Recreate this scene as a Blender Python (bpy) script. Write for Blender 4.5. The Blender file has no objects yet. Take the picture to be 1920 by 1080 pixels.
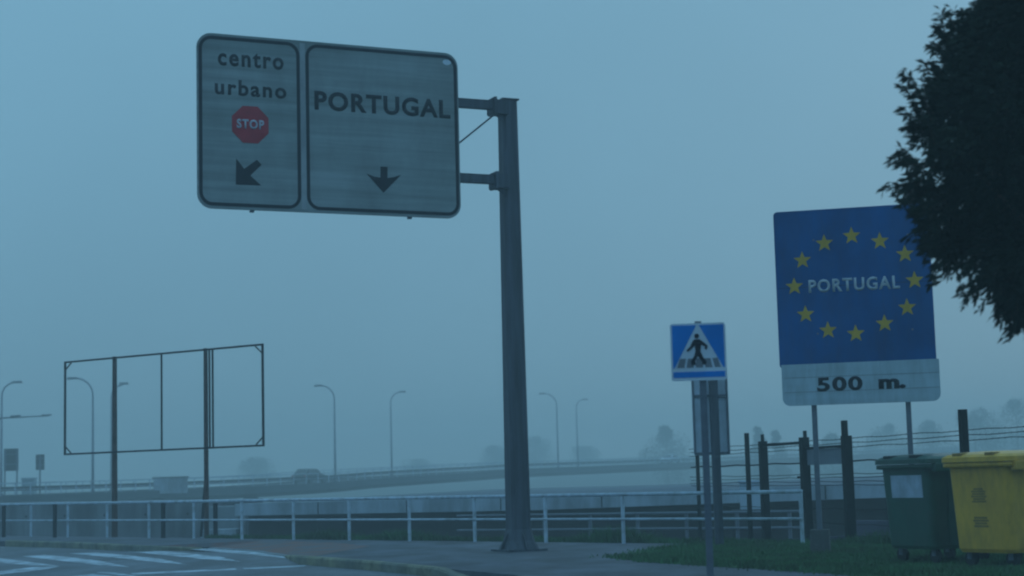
import bpy, bmesh, math, random
from mathutils import Matrix, Vector
random.seed(7)
R = math.radians
scene = bpy.context.scene
COL = scene.collection

# ------------------------------------------------------------------ camera
EYE = 1.35
FPX = 3200.0                       # focal length in pixels of a 1920 px wide picture
PITCH = math.atan(360 / FPX)
ROLL = R(-1.5)
CAMROT = Matrix.Rotation(math.pi / 2 + PITCH, 3, 'X') @ Matrix.Rotation(ROLL, 3, 'Z')
cam_data = bpy.data.cameras.new('camera')
cam_data.sensor_width = 36.0
cam_data.lens = 36.0 * FPX / 1920.0
cam_data.clip_start = 0.1
cam_data.clip_end = 3000
cam_data.dof.use_dof = True
cam_data.dof.focus_distance = 33.0
cam_data.dof.aperture_fstop = 1.6
cam = bpy.data.objects.new('camera', cam_data)
COL.objects.link(cam)
cam.location = (0, 0, EYE)
cam.rotation_euler = CAMROT.to_euler()
scene.camera = cam

# ------------------------------------------------------------------ sky, sun, exposure
SUN_EL, SUN_AZ = R(14), R(20)
world = bpy.data.worlds.new('World')
scene.world = world
world.use_nodes = True
nt = world.node_tree
nt.nodes.clear()
n_out = nt.nodes.new('ShaderNodeOutputWorld')
n_bg = nt.nodes.new('ShaderNodeBackground')
n_bg.inputs['Strength'].default_value = 0.1
n_sky = nt.nodes.new('ShaderNodeTexSky')
n_sky.sky_type = 'NISHITA'
n_sky.sun_disc = False
n_sky.sun_elevation = SUN_EL
n_sky.sun_rotation = SUN_AZ
n_sky.ozone_density = 4.0
n_geo = nt.nodes.new('ShaderNodeTexCoord')
n_sep = nt.nodes.new('ShaderNodeSeparateXYZ')
n_ramp = nt.nodes.new('ShaderNodeMapRange')          # overcast: brighter overhead than at the horizon
n_ramp.inputs['From Min'].default_value = 0.0
n_ramp.inputs['From Max'].default_value = 1.0
n_ramp.inputs['To Min'].default_value = 0.47
n_ramp.inputs['To Max'].default_value = 1.0
n_noi = nt.nodes.new('ShaderNodeTexNoise')           # faint thicker and thinner places in the cloud
n_noi.inputs['Scale'].default_value = 2.6
n_noi.inputs['Detail'].default_value = 3
n_nr = nt.nodes.new('ShaderNodeMapRange')
n_nr.inputs['To Min'].default_value = 0.84
n_nr.inputs['To Max'].default_value = 1.16
n_mul = nt.nodes.new('ShaderNodeMath'); n_mul.operation = 'MULTIPLY'
n_col = nt.nodes.new('ShaderNodeVectorMath'); n_col.operation = 'SCALE'
n_col.inputs[0].default_value = (2.8, 6.12, 8.5)
n_mix = nt.nodes.new('ShaderNodeMix'); n_mix.data_type = 'RGBA'
n_mix.inputs['Factor'].default_value = 0.97
L = nt.links.new
L(n_geo.outputs['Generated'], n_sep.inputs[0])
L(n_geo.outputs['Generated'], n_noi.inputs['Vector'])
L(n_noi.outputs['Fac'], n_nr.inputs['Value'])
L(n_sep.outputs['Z'], n_ramp.inputs['Value'])
L(n_ramp.outputs[0], n_mul.inputs[0])
L(n_nr.outputs[0], n_mul.inputs[1])
L(n_mul.outputs[0], n_col.inputs['Scale'])
L(n_sky.outputs[0], n_mix.inputs['A'])
L(n_col.outputs[0], n_mix.inputs['B'])
L(n_mix.outputs['Result'], n_bg.inputs['Color'])
L(n_bg.outputs[0], n_out.inputs['Surface'])

sun_data = bpy.data.lights.new('sun', 'SUN')
sun_data.energy = 0.12
sun_data.angle = R(40)
sun_data.color = (0.85, 0.95, 1.0)
sun = bpy.data.objects.new('sun', sun_data)
COL.objects.link(sun)
sun.rotation_euler = (math.pi / 2 - SUN_EL, 0, math.pi - SUN_AZ)
sun.location = (0, 0, 30)

scene.view_settings.view_transform = 'Standard'
scene.view_settings.look = 'None'
scene.view_settings.exposure = 0.06
scene.view_settings.gamma = 1.0
scene.render.engine = 'CYCLES'
scene.cycles.pixel_filter_type = 'BLACKMAN_HARRIS'
scene.cycles.filter_width = 2.2
scene.cycles.volume_bounces = 1
scene.cycles.max_bounces = 6
HAZE_DENSITY = 0.0037

# ------------------------------------------------------------------ measuring helpers
C0 = Vector((0, 0, EYE))
def ray(px, py):
    return CAMROT @ Vector(((px - 960) / FPX, -(py - 540) / FPX, -1))
def at(px, py, Y):                                    # point at forward distance Y
    d = ray(px, py)
    return C0 + d * (Y / d.y)
def ground(px, py, z=0.0):
    d = ray(px, py)
    p = C0 + d * ((z - EYE) / d.z)
    return (p.x, p.y)
def on_plane(o, rz, px, py):                          # local (u, z) on an upright plane through o turned by rz
    d = ray(px, py)
    n = Vector((math.sin(rz), -math.cos(rz), 0))
    t = (Vector(o) - C0).dot(n) / d.dot(n)
    p = C0 + d * t - Vector(o)
    return (p.x * math.cos(rz) + p.y * math.sin(rz), p.z)
def px_of(p):
    v = CAMROT.transposed() @ (Vector(p) - C0)
    return 960 + FPX * v.x / -v.z
def smooth(a, b, v):
    t = min(1, max(0, (v - a) / (b - a)))
    return t * t * (3 - 2 * t)

# ------------------------------------------------------------------ materials
def mat(name, col, rough=0.7, var=0.25, scale=6.0, metal=0.0, bump=0.0, bscale=40.0, stretch=(1, 1, 1),
        col2=None, spec=0.4, lo=0.35, hi=0.65, grime=0.0, gscale=(9, 9, 0.7)):
    def cool(c):                                        # blue cast of the shadows, tinted into every near-grey colour
        return tuple(a * k for a, k in zip(c, (0.88, 1.0, 1.22))) if max(c) - min(c) < 0.3 * max(c) else c
    col = cool(col); col2 = cool(col2) if col2 else None
    m = bpy.data.materials.new(name)
    m.use_nodes = True
    t = m.node_tree
    b = t.nodes['Principled BSDF']
    b.inputs['Roughness'].default_value = rough
    b.inputs['Metallic'].default_value = metal
    b.inputs['Specular IOR Level'].default_value = spec
    tc = t.nodes.new('ShaderNodeTexCoord')
    mp = t.nodes.new('ShaderNodeMapping')
    mp.inputs['Scale'].default_value = stretch
    no = t.nodes.new('ShaderNodeTexNoise')
    no.inputs['Scale'].default_value = scale
    no.inputs['Detail'].default_value = 6
    no.inputs['Roughness'].default_value = 0.6
    mr = t.nodes.new('ShaderNodeMapRange')
    mr.inputs['From Min'].default_value = lo
    mr.inputs['From Max'].default_value = hi
    mx = t.nodes.new('ShaderNodeMix'); mx.data_type = 'RGBA'
    c2 = col2 or tuple(c * (1 - var) for c in col)
    c1 = col if col2 else tuple(c * (1 + var) for c in col)
    mx.inputs['A'].default_value = (*c1, 1)
    mx.inputs['B'].default_value = (*c2, 1)
    t.links.new(tc.outputs['Object'], mp.inputs['Vector'])
    t.links.new(mp.outputs[0], no.inputs['Vector'])
    t.links.new(no.outputs['Fac'], mr.inputs['Value'])
    t.links.new(mr.outputs[0], mx.inputs['Factor'])
    res = mx.outputs['Result']
    if grime:                                            # dirt runs and scuffs
        m2 = t.nodes.new('ShaderNodeMapping'); m2.inputs['Scale'].default_value = gscale
        n3 = t.nodes.new('ShaderNodeTexNoise'); n3.inputs['Scale'].default_value = 1.0; n3.inputs['Detail'].default_value = 8
        n3.inputs['Roughness'].default_value = 0.7
        r3 = t.nodes.new('ShaderNodeMapRange')
        r3.inputs['From Min'].default_value = 0.42; r3.inputs['From Max'].default_value = 0.7
        r3.inputs['To Min'].default_value = 0.0; r3.inputs['To Max'].default_value = grime
        x3 = t.nodes.new('ShaderNodeMix'); x3.data_type = 'RGBA'
        x3.inputs['B'].default_value = (0.05, 0.048, 0.045, 1)
        t.links.new(tc.outputs['Object'], m2.inputs['Vector'])
        t.links.new(m2.outputs[0], n3.inputs['Vector'])
        t.links.new(n3.outputs['Fac'], r3.inputs['Value'])
        t.links.new(r3.outputs[0], x3.inputs['Factor'])
        t.links.new(res, x3.inputs['A'])
        res = x3.outputs['Result']
    t.links.new(res, b.inputs['Base Color'])
    if bump:
        n2 = t.nodes.new('ShaderNodeTexNoise')
        n2.inputs['Scale'].default_value = bscale
        n2.inputs['Detail'].default_value = 4
        bp = t.nodes.new('ShaderNodeBump')
        bp.inputs['Strength'].default_value = bump
        bp.inputs['Distance'].default_value = 0.02
        t.links.new(tc.outputs['Object'], n2.inputs['Vector'])
        t.links.new(n2.outputs['Fac'], bp.inputs['Height'])
        t.links.new(bp.outputs[0], b.inputs['Normal'])
    return m

M = {}
M['asphalt'] = mat('asphalt', (0.12, 0.12, 0.125), 0.6, 0.3, 0.7, bump=0.6, bscale=30, stretch=(1, 0.35, 1), lo=0.4, hi=0.62, spec=0.3, grime=0.5, gscale=(1.6, 0.5, 1))
M['pavement'] = mat('pavement', (0.105, 0.10, 0.105), 0.8, 0.4, 0.8, bump=0.6, bscale=18, stretch=(1, 0.6, 1), spec=0.25, grime=0.5, gscale=(1.3, 0.7, 1))
M['red_paving'] = mat('red_paving', (0.19, 0.085, 0.075), 0.85, 0.2, 1.4, col2=(0.12, 0.105, 0.1), bump=0.5, lo=0.4, hi=0.6)
M['paint'] = mat('road_paint', (0.60, 0.60, 0.58), 0.7, 0.1, 2.6, col2=(0.2, 0.2, 0.2), lo=0.46, hi=0.66, spec=0.2, grime=0.5, gscale=(3, 1.5, 1))
M['kerb'] = mat('kerb_yellow', (0.33, 0.31, 0.215), 0.85, 0.2, 0.7, col2=(0.19, 0.185, 0.15), bump=0.6, lo=0.35, hi=0.65, spec=0.15, grime=0.7, gscale=(2.3, 2.9, 3))
M['kerb_grey'] = mat('kerb_grey', (0.2, 0.2, 0.19), 0.8, 0.2, 3.0, bump=0.5)
M['earth'] = mat('earth', (0.05, 0.062, 0.045), 0.95, 0.3, 0.7, col2=(0.045, 0.042, 0.04), bump=0.8, bscale=6, spec=0.1)
M['verge'] = mat('verge', (0.06, 0.16, 0.065), 0.95, 0.3, 0.9, col2=(0.055, 0.085, 0.04), bump=0.8, bscale=9, spec=0.1)
M['wall_dark'] = mat('wall_dark', (0.055, 0.05, 0.085), 0.9, 0.3, 0.8, bump=0.4, spec=0.1)
M['grass'] = mat('grass_blade', (0.068, 0.18, 0.075), 0.8, 0.3, 0.8, col2=(0.055, 0.085, 0.045), spec=0.1)
M['concrete'] = mat('concrete', (0.27, 0.27, 0.26), 0.85, 0.2, 0.9, bump=0.3, bscale=12, stretch=(1, 1, 0.4))
M['pale_concrete'] = mat('pale_concrete', (0.40, 0.41, 0.41), 0.85, 0.12, 1.2, bump=0.2, stretch=(1, 1, 0.4), grime=0.5, gscale=(1.2, 1.2, 0.4), spec=0.15)
M['deck_top'] = mat('deck_top', (0.16, 0.16, 0.16), 0.95, 0.15, 0.3, spec=0.1)
M['wall_grey'] = mat('wall_grey', (0.20, 0.19, 0.185), 0.9, 0.3, 0.7, bump=0.4, stretch=(1, 1, 0.3), grime=0.6, gscale=(1.5, 1.5, 0.25), spec=0.15)
M['shaded_stone'] = mat('shaded_stone', (0.03, 0.025, 0.026), 0.95, 0.4, 0.6, bump=0.8, bscale=5, stretch=(1, 1, 2.5), spec=0.05)  # near-black: the shade under the bridge deck is put into the colour
M['viaduct'] = mat('viaduct_concrete', (0.06, 0.06, 0.062), 0.9, 0.2, 0.3, spec=0.1)
M['galv'] = mat('galvanised', (0.14, 0.14, 0.15), 0.6, 0.15, 5.0, metal=0.1)
M['pole'] = mat('pole_steel', (0.062, 0.064, 0.074), 0.6, 0.38, 5, metal=0.0, stretch=(1.5, 1.5, 0.12), bump=0.1, spec=0.3)
M['rail_white'] = mat('rail_white', (0.58, 0.60, 0.60), 0.5, 0.15, 3.0, col2=(0.34, 0.33, 0.30), lo=0.48, hi=0.75, grime=0.45, gscale=(4, 4, 4))
M['dark_steel'] = mat('dark_steel', (0.024, 0.02, 0.021), 0.8, 0.4, 4.0, spec=0.1)
M['rust_steel'] = mat('rust_steel', (0.07, 0.036, 0.03), 0.8, 0.4, 3.0)
M['green_steel'] = mat('green_steel', (0.012, 0.016, 0.018), 0.8, 0.3, 4.0, spec=0.08)
M['sign_back'] = mat('sign_back', (0.50, 0.51, 0.52), 0.6, 0.15, 3.0, metal=0.1, grime=0.2)
M['sign_face'] = mat('sign_face', (0.34, 0.345, 0.31), 0.7, 0.2, 1.5, col2=(0.20, 0.212, 0.18), stretch=(0.2, 1, 5.0), lo=0.3, hi=0.72, spec=0.15, grime=0.3, gscale=(1.1, 1, 0.4))
M['sign_edge'] = mat('sign_edge', (0.30, 0.29, 0.27), 0.6, 0.2, 2.0)
M['sign_ink'] = mat('sign_ink', (0.022, 0.02, 0.026), 0.8, 0.2, 5.0, spec=0.05)
M['stop_red'] = mat('stop_red', (0.36, 0.028, 0.045), 0.6, 0.15, 5.0, spec=0.1)
M['stop_white'] = mat('stop_white', (0.45, 0.40, 0.40), 0.55, 0.1, 5.0)
M['eu_blue'] = mat('eu_blue', (0.0, 0.082, 0.275), 0.7, 0.22, 1.2, stretch=(1, 1, 0.6), spec=0.0, grime=0.25, gscale=(5, 5, 0.8))
M['eu_yellow'] = mat('eu_yellow', (0.50, 0.32, 0.045), 0.6, 0.12, 4.0, spec=0.1)
M['eu_white'] = mat('eu_white', (0.42, 0.47, 0.46), 0.55, 0.1, 1.2, stretch=(0.4, 1, 3), grime=0.3, gscale=(6, 6, 1))
M['eu_letter'] = mat('eu_letter', (0.42, 0.42, 0.41), 0.55, 0.1, 4.0)
M['sign_blue'] = mat('sign_blue', (0.0, 0.19, 0.62), 0.7, 0.1, 3.0, spec=0.0)
M['sign_white'] = mat('sign_white', (0.60, 0.61, 0.60), 0.5, 0.08, 3.0)
M['sign_grey'] = mat('sign_grey', (0.17, 0.17, 0.175), 0.6, 0.1, 3.0)
M['bin_green'] = mat('bin_green', (0.014, 0.07, 0.05), 0.4, 0.2, 2.0, bump=0.1, bscale=14, spec=0.5, grime=0.45, gscale=(7, 7, 2.5))
M['bin_yellow'] = mat('bin_yellow', (0.68, 0.38, 0.05), 0.42, 0.1, 1.5, col2=(0.55, 0.30, 0.045), bump=0.1, bscale=14, spec=0.3, grime=0.35, gscale=(6, 6, 2.0))
M['bin_mark'] = mat('bin_mark', (0.26, 0.16, 0.04), 0.6, 0.25, 9.0)
M['label_white'] = mat('label_white', (0.42, 0.44, 0.46), 0.55, 0.1, 5.0, grime=0.4, gscale=(6, 6, 3))
M['rubber'] = mat('rubber', (0.015, 0.015, 0.015), 0.8, 0.2, 8.0)
M['wood'] = mat('bark', (0.05, 0.04, 0.03), 0.95, 0.3, 6.0, bump=0.8, bscale=25, stretch=(1, 1, 0.25))
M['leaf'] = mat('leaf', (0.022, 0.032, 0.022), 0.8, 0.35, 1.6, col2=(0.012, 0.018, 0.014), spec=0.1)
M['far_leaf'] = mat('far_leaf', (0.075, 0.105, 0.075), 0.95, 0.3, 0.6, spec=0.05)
M['car_dark'] = mat('car_dark', (0.03, 0.03, 0.035), 0.3, 0.1, 2.0, spec=0.6)
M['car_white'] = mat('car_white', (0.7, 0.7, 0.7), 0.3, 0.05, 2.0, spec=0.6)
M['glass'] = mat('car_glass', (0.02, 0.024, 0.028), 0.08, 0.1, 2.0, spec=0.8)
M['tail'] = mat('tail_lamp', (0.35, 0.02, 0.02), 0.3, 0.1, 2.0)
M['lamp_head'] = mat('lamp_head', (0.16, 0.16, 0.16), 0.5, 0.1, 3.0)
M['hill'] = mat('hill', (0.045, 0.06, 0.035), 0.95, 0.3, 0.05)
M['lamp_pole'] = mat('lamp_pole', (0.26, 0.26, 0.27), 0.6, 0.1, 3.0)
M['footing'] = mat('footing', (0.10, 0.092, 0.08), 0.9, 0.3, 4.0, bump=0.5, grime=0.5)
M['pier_pale'] = mat('pier_pale', (0.50, 0.53, 0.54), 0.85, 0.1, 1.5, bump=0.2, grime=0.2)
M['cabinet'] = mat('cabinet', (0.36, 0.40, 0.38), 0.6, 0.1, 2.0)

# ------------------------------------------------------------------ mesh helpers
class MB:
    def __init__(self):
        self.v, self.f = [], []
    def add(self, vs, fs):
        o = len(self.v)
        self.v += [tuple(p) for p in vs]
        self.f += [tuple(i + o for i in f) for f in fs]
        return self
    def box(self, c, s, rz=0.0, taper=1.0):
        x, y, z = (k / 2 for k in s)
        cr, sr = math.cos(rz), math.sin(rz)
        vs = []
        for dz in (-1, 1):
            k = 1.0 if dz < 0 else taper
            for dx, dy in ((-1, -1), (1, -1), (1, 1), (-1, 1)):
                a, b = dx * x * k, dy * y * k
                vs.append((c[0] + a * cr - b * sr, c[1] + a * sr + b * cr, c[2] + dz * z))
        return self.add(vs, [(3, 2, 1, 0), (4, 5, 6, 7), (0, 1, 5, 4), (1, 2, 6, 5), (2, 3, 7, 6), (3, 0, 4, 7)])
    def beam(self, p, q, w, h):
        p, q = Vector(p), Vector(q)
        d = (q - p).normalized()
        up = Vector((0, 0, 1)) if abs(d.z) < 0.95 else Vector((0, 1, 0))
        a = d.cross(up).normalized() * (w / 2)
        b = a.cross(d).normalized() * (h / 2)
        vs = [k + i * a + j * b for k in (p, q) for i, j in ((-1, -1), (1, -1), (1, 1), (-1, 1))]
        return self.add(vs, [(3, 2, 1, 0), (4, 5, 6, 7), (0, 1, 5, 4), (1, 2, 6, 5), (2, 3, 7, 6), (3, 0, 4, 7)])
    def tube(self, pts, rad, n=10):
        pts = [Vector(p) for p in pts]
        if not isinstance(rad, (list, tuple)):
            rad = [rad] * len(pts)
        vs, fs = [], []
        ref = None
        for i, p in enumerate(pts):
            d = (pts[min(i + 1, len(pts) - 1)] - pts[max(i - 1, 0)]).normalized()
            if ref is None:
                ref = Vector((1, 0, 0)) if abs(d.x) < 0.9 else Vector((0, 1, 0))
            a = (ref - d * ref.dot(d)).normalized()
            ref = a
            b = d.cross(a)
            for k in range(n):
                t = 2 * math.pi * k / n
                vs.append(p + (a * math.cos(t) + b * math.sin(t)) * rad[i])
        m = len(pts)
        for i in range(m - 1):
            for k in range(n):
                k2 = (k + 1) % n
                fs.append((i * n + k, i * n + k2, (i + 1) * n + k2, (i + 1) * n + k))
        fs.append(tuple(range(n))[::-1])
        fs.append(tuple((m - 1) * n + k for k in range(n)))
        return self.add(vs, fs)
    def prism(self, poly, y0, y1):                    # polygon in (x, z), extruded along y; y0 < y1, front is y0
        n = len(poly)
        area = sum(poly[i][0] * poly[(i + 1) % n][1] - poly[(i + 1) % n][0] * poly[i][1] for i in range(n))
        if area < 0:
            poly = poly[::-1]
        vs = [(x, y0, z) for x, z in poly] + [(x, y1, z) for x, z in poly]
        fs = [tuple(range(n)), tuple(range(2 * n - 1, n - 1, -1))]
        fs += [(i, i + n, (i + 1) % n + n, (i + 1) % n) for i in range(n)]
        return self.add(vs, fs)
    def ring(self, outer, inner, y0, y1):             # flat frame between two loops of equal length
        n = len(outer)
        vs = [(x, y0, z) for x, z in outer] + [(x, y0, z) for x, z in inner] + \
             [(x, y1, z) for x, z in outer] + [(x, y1, z) for x, z in inner]
        fs = []
        for i in range(n):
            j = (i + 1) % n
            fs += [(i, j, n + j, n + i), (n + i, n + j, 3 * n + j, 3 * n + i), (2 * n + i, 2 * n + j, j, i)]
        return self.add(vs, fs)
    def slab(self, poly, z0, z1):                     # polygon in (x, y)
        n = len(poly)
        area = sum(poly[i][0] * poly[(i + 1) % n][1] - poly[(i + 1) % n][0] * poly[i][1] for i in range(n))
        if area < 0:
            poly = poly[::-1]
        vs = [(x, y, z1) for x, y in poly] + [(x, y, z0) for x, y in poly]
        fs = [tuple(range(n)), tuple(range(2 * n - 1, n - 1, -1))]
        fs += [(i, i + n, (i + 1) % n + n, (i + 1) % n) for i in range(n)]
        return self.add(vs, fs)
    def build(self, name, m, parent=None, smooth=False, bevel=0.0):
        me = bpy.data.meshes.new(name)
        me.from_pydata(self.v, [], self.f)
        if bevel:
            bm = bmesh.new(); bm.from_mesh(me)
            bmesh.ops.bevel(bm, geom=bm.edges[:], offset=bevel, segments=2, affect='EDGES', profile=0.7)
            bm.to_mesh(me); bm.free()
        me.materials.append(m)
        if smooth:
            me.polygons.foreach_set('use_smooth', [True] * len(me.polygons))
        me.update()
        o = bpy.data.objects.new(name, me)
        COL.objects.link(o)
        if parent:
            o.parent = parent
        return o

def tag(o, label=None, cat=None, group=None, kind=None):
    if label: o['label'] = label
    if cat: o['category'] = cat
    if group: o['group'] = group
    if kind: o['kind'] = kind
    return o
def thing(name, label, cat, loc=(0, 0, 0), rz=0.0, group=None):
    o = bpy.data.objects.new(name, None)
    COL.objects.link(o)
    o.empty_display_size = 0.3
    o.location = loc
    o.rotation_euler = (0, 0, rz)
    return tag(o, label, cat, group)
def dup(root, loc, rz, label=None):
    r = root.copy(); COL.objects.link(r)
    r.location = loc; r.rotation_euler = (0, 0, rz)
    if label: r['label'] = label
    for ch in list(root.children):
        c = ch.copy(); COL.objects.link(c); c.parent = r
        for g in list(ch.children):
            d = g.copy(); COL.objects.link(d); d.parent = c
    return r
def rr(x0, z0, x1, z1, r, n=7):
    pts = []
    for cx, cz, a0 in ((x1 - r, z1 - r, 0), (x0 + r, z1 - r, 90), (x0 + r, z0 + r, 180), (x1 - r, z0 + r, 270)):
        for k in range(n + 1):
            a = R(a0 + 90 * k / n)
            pts.append((cx + r * math.cos(a), cz + r * math.sin(a)))
    return pts
def circle(cx, cz, r, n=20):
    return [(cx + r * math.cos(2 * math.pi * k / n), cz + r * math.sin(2 * math.pi * k / n)) for k in range(n)]
def star(cx, cz, r):
    return [(cx + (r if k % 2 == 0 else r * 0.42) * math.sin(math.pi * k / 5),
             cz + (r if k % 2 == 0 else r * 0.42) * math.cos(math.pi * k / 5)) for k in range(10)]
def letters(text, name, x0, z0, x1, z1, y, m, parent, bold=0.03, spacing=1.1, shear=0.0, thick=0.006):
    cu = bpy.data.curves.new(name, 'FONT')
    cu.body = text; cu.size = 1.0; cu.offset = bold; cu.space_character = spacing
    cu.fill_mode = 'FRONT'; cu.resolution_u = 4
    tmp = bpy.data.objects.new('tmp_text', cu)
    COL.objects.link(tmp)
    dg = bpy.context.evaluated_depsgraph_get()
    me = bpy.data.meshes.new_from_object(tmp.evaluated_get(dg))
    bpy.data.objects.remove(tmp); bpy.data.curves.remove(cu)
    xs = [v.co.x for v in me.vertices]; ys = [v.co.y for v in me.vertices]
    ax, bx, ay, by = min(xs), max(xs), min(ys), max(ys)
    for v in me.vertices:
        u = x0 + (v.co.x - ax) / (bx - ax) * (x1 - x0)
        w = z0 + (v.co.y - ay) / (by - ay) * (z1 - z0)
        v.co = (u, y, w)
    bm = bmesh.new(); bm.from_mesh(me)
    bmesh.ops.remove_doubles(bm, verts=bm.verts[:], dist=0.0002)
    for f in bm.faces:
        f.normal_update()
        if f.normal.y > 0: f.normal_flip()
    ext = bmesh.ops.extrude_face_region(bm, geom=bm.faces[:])
    for e in ext['geom']:
        if isinstance(e, bmesh.types.BMVert): e.co.y -= thick
    bmesh.ops.recalc_face_normals(bm, faces=bm.faces[:])
    bm.to_mesh(me); bm.free()
    me.materials.clear(); me.materials.append(m); me.name = name
    o = bpy.data.objects.new(name, me)
    COL.objects.link(o); o.parent = parent
    return o

# ------------------------------------------------------------------ terrain, road, pavement
R0 = Vector((-15.0, 53.0)); RD = Vector((0.694, -0.72)); RN = Vector((0.72, 0.694))     # line of the white railing
def dist_n(x, y): return (Vector((x, y)) - R0).dot(RN)
def hgt(x, y):
    d = dist_n(x, y)
    if d < 0.45: z = -0.3
    elif d < 5.5: z = -0.03 - 0.42 * (d - 0.5) / 5
    else: z = -0.45 - 0.45 * smooth(5.5, 9.5, d)
    if d > 5: z -= 3.0 * smooth(112, 150, y)
    z += 5.6 * smooth(300, 540, y)
    z += 16 * math.exp(-((x - 200) / 65) ** 2 - ((y - 530) / 45) ** 2)
    z += 6 * math.exp(-((x - 40) / 60) ** 2 - ((y - 550) / 40) ** 2)
    return z
def axis(vals):
    out = []
    for a, b, n in vals: out += [a + (b - a) * i / n for i in range(n)]
    out.append(vals[-1][1]); return out
ss = axis([(-480, -60, 20), (-60, 80, 60), (80, 480, 20)])
ds = axis([(-330, -20, 8), (-20, 0.3, 8), (0.3, 0.5, 1), (0.5, 10.5, 14), (10.5, 120, 26), (120, 600, 50)])
g = MB()
vs = []
for d in ds:
    for s in ss:
        p = R0 + RD * s + RN * d
        x = max(-430, min(430, p.x)); y = max(-80, min(610, p.y))
        vs.append((x, y, hgt(x, y) if d > 0.45 else -0.3 + 16 * math.exp(-((x - 200) / 65) ** 2 - ((y - 530) / 45) ** 2)))
ns = len(ss)
g.add(vs, [(j * ns + i, j * ns + i + 1, (j + 1) * ns + i + 1, (j + 1) * ns + i) for j in range(len(ds) - 1) for i in range(ns - 1)])
tag(g.build('ground', M['earth'], smooth=True), kind='structure')

road = MB().slab([(-70, -40), (70, -40), (70, 8), (10, 22), (0, 32), (-12, 45.5), (-34, 70), (-64, 100)], -0.2, -0.125)
# left part of the road runs on along the kerb
tag(road.build('road', M['asphalt']), kind='structure')

KERB = [(-62, 97), (-34, 68), ground(20, 1013, 0.03), ground(150, 1016.5, 0.03), ground(270, 1022, 0.03), ground(400, 1026, -0.1),
        ground(490, 1032.5, -0.1), ground(545, 1041, -0.1), ground(575, 1042, 0.03), ground(700, 1051, 0.03), ground(860, 1065, 0.03), ground(990, 1076, 0.03), (1.9, 21.4), (5, 16.6), (10, 11), (30, -8)]
RAMP = [KERB[4], KERB[5], KERB[6], KERB[7], KERB[8]]
RAMPIN = [(a + b, c + d) for (a, c), (b, d) in zip(RAMP, ((0, 0), (1.0, 1.0), (1.5, 1.2), (1.6, 1.2), (0, 0)))]
far = [R0 + RD * s + RN * 0.52 for s in (75, 45, 30, 10, -10, -40, -90)]
pav = MB().slab(KERB[:4] + RAMPIN + KERB[9:] + [(p.x, p.y) for p in far], -0.19, 0.0)
tag(pav.build('pavement', M['pavement']), kind='structure')

def off(pts, w):                                       # offset polyline towards the road
    out = []
    for i, p in enumerate(pts):
        a = Vector(pts[max(i - 1, 0)]); b = Vector(pts[min(i + 1, len(pts) - 1)])
        d = (b - a).normalized()
        out.append((p[0] + d.y * w, p[1] - d.x * w))
    return out
def kerb_run(pts, hs, m, w=0.16):
    o = off(pts, w)
    k = MB(); vs = []
    for (a, b), (c, d), h in zip(pts, o, hs):
        vs += [(a, b, -0.19), (a, b, h), (c + (a - c) * 0.15, d + (b - d) * 0.15, h), (c, d, h - 0.03), (c, d, -0.19)]
    n = len(pts)
    fs = [(i * 5 + j, i * 5 + j + 1, (i + 1) * 5 + j + 1, (i + 1) * 5 + j) for i in range(n - 1) for j in range(4)]
    fs += [(4, 3, 2, 1, 0), tuple((n - 1) * 5 + j for j in range(5))]
    k.add(vs, fs)
    return tag(k.build('kerb', m), kind='structure')
def lerp(a, b, t): return (a[0] + (b[0] - a[0]) * t, a[1] + (b[1] - a[1]) * t)
kerb_run(KERB[0:2] + [lerp(KERB[1], KERB[2], 0.97)], [0.012] * 3, M['kerb_grey'])
kerb_run([KERB[2], KERB[3], KERB[4], lerp(KERB[4], KERB[5], 0.8)], [0.035, 0.035, 0.03, -0.09], M['kerb'])
kerb_run([lerp(KERB[4], KERB[5], 0.83), KERB[5], KERB[6], KERB[7]], [-0.1] * 4, M['kerb_grey'])
kerb_run([lerp(KERB[7], KERB[8], 0.1), KERB[8], KERB[9], lerp(KERB[9], KERB[10], 0.85), lerp(KERB[10], KERB[11], 0.25)],
         [-0.08, 0.035, 0.035, 0.025, -0.1], M['kerb'])
kerb_run([lerp(KERB[10], KERB[11], 0.27), lerp(KERB[10], KERB[11], 0.93)], [-0.1, -0.1], M['kerb_grey'])
kerb_run([lerp(KERB[10], KERB[11], 0.95), KERB[12], KERB[13], KERB[14], KERB[15]], [0.0, 0.035, 0.035, 0.035, 0.035], M['kerb'])
rv = [(x, y, -0.005 if i in (0, 4) else -0.1) for i, (x, y) in enumerate(RAMP)] + [(x, y, 0.002) for x, y in RAMPIN]
tag(MB().add(rv, [(i, i + 1, i + 6, i + 5) for i in range(4)]).build('tactile_paving', M['red_paving']), kind='structure')

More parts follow.
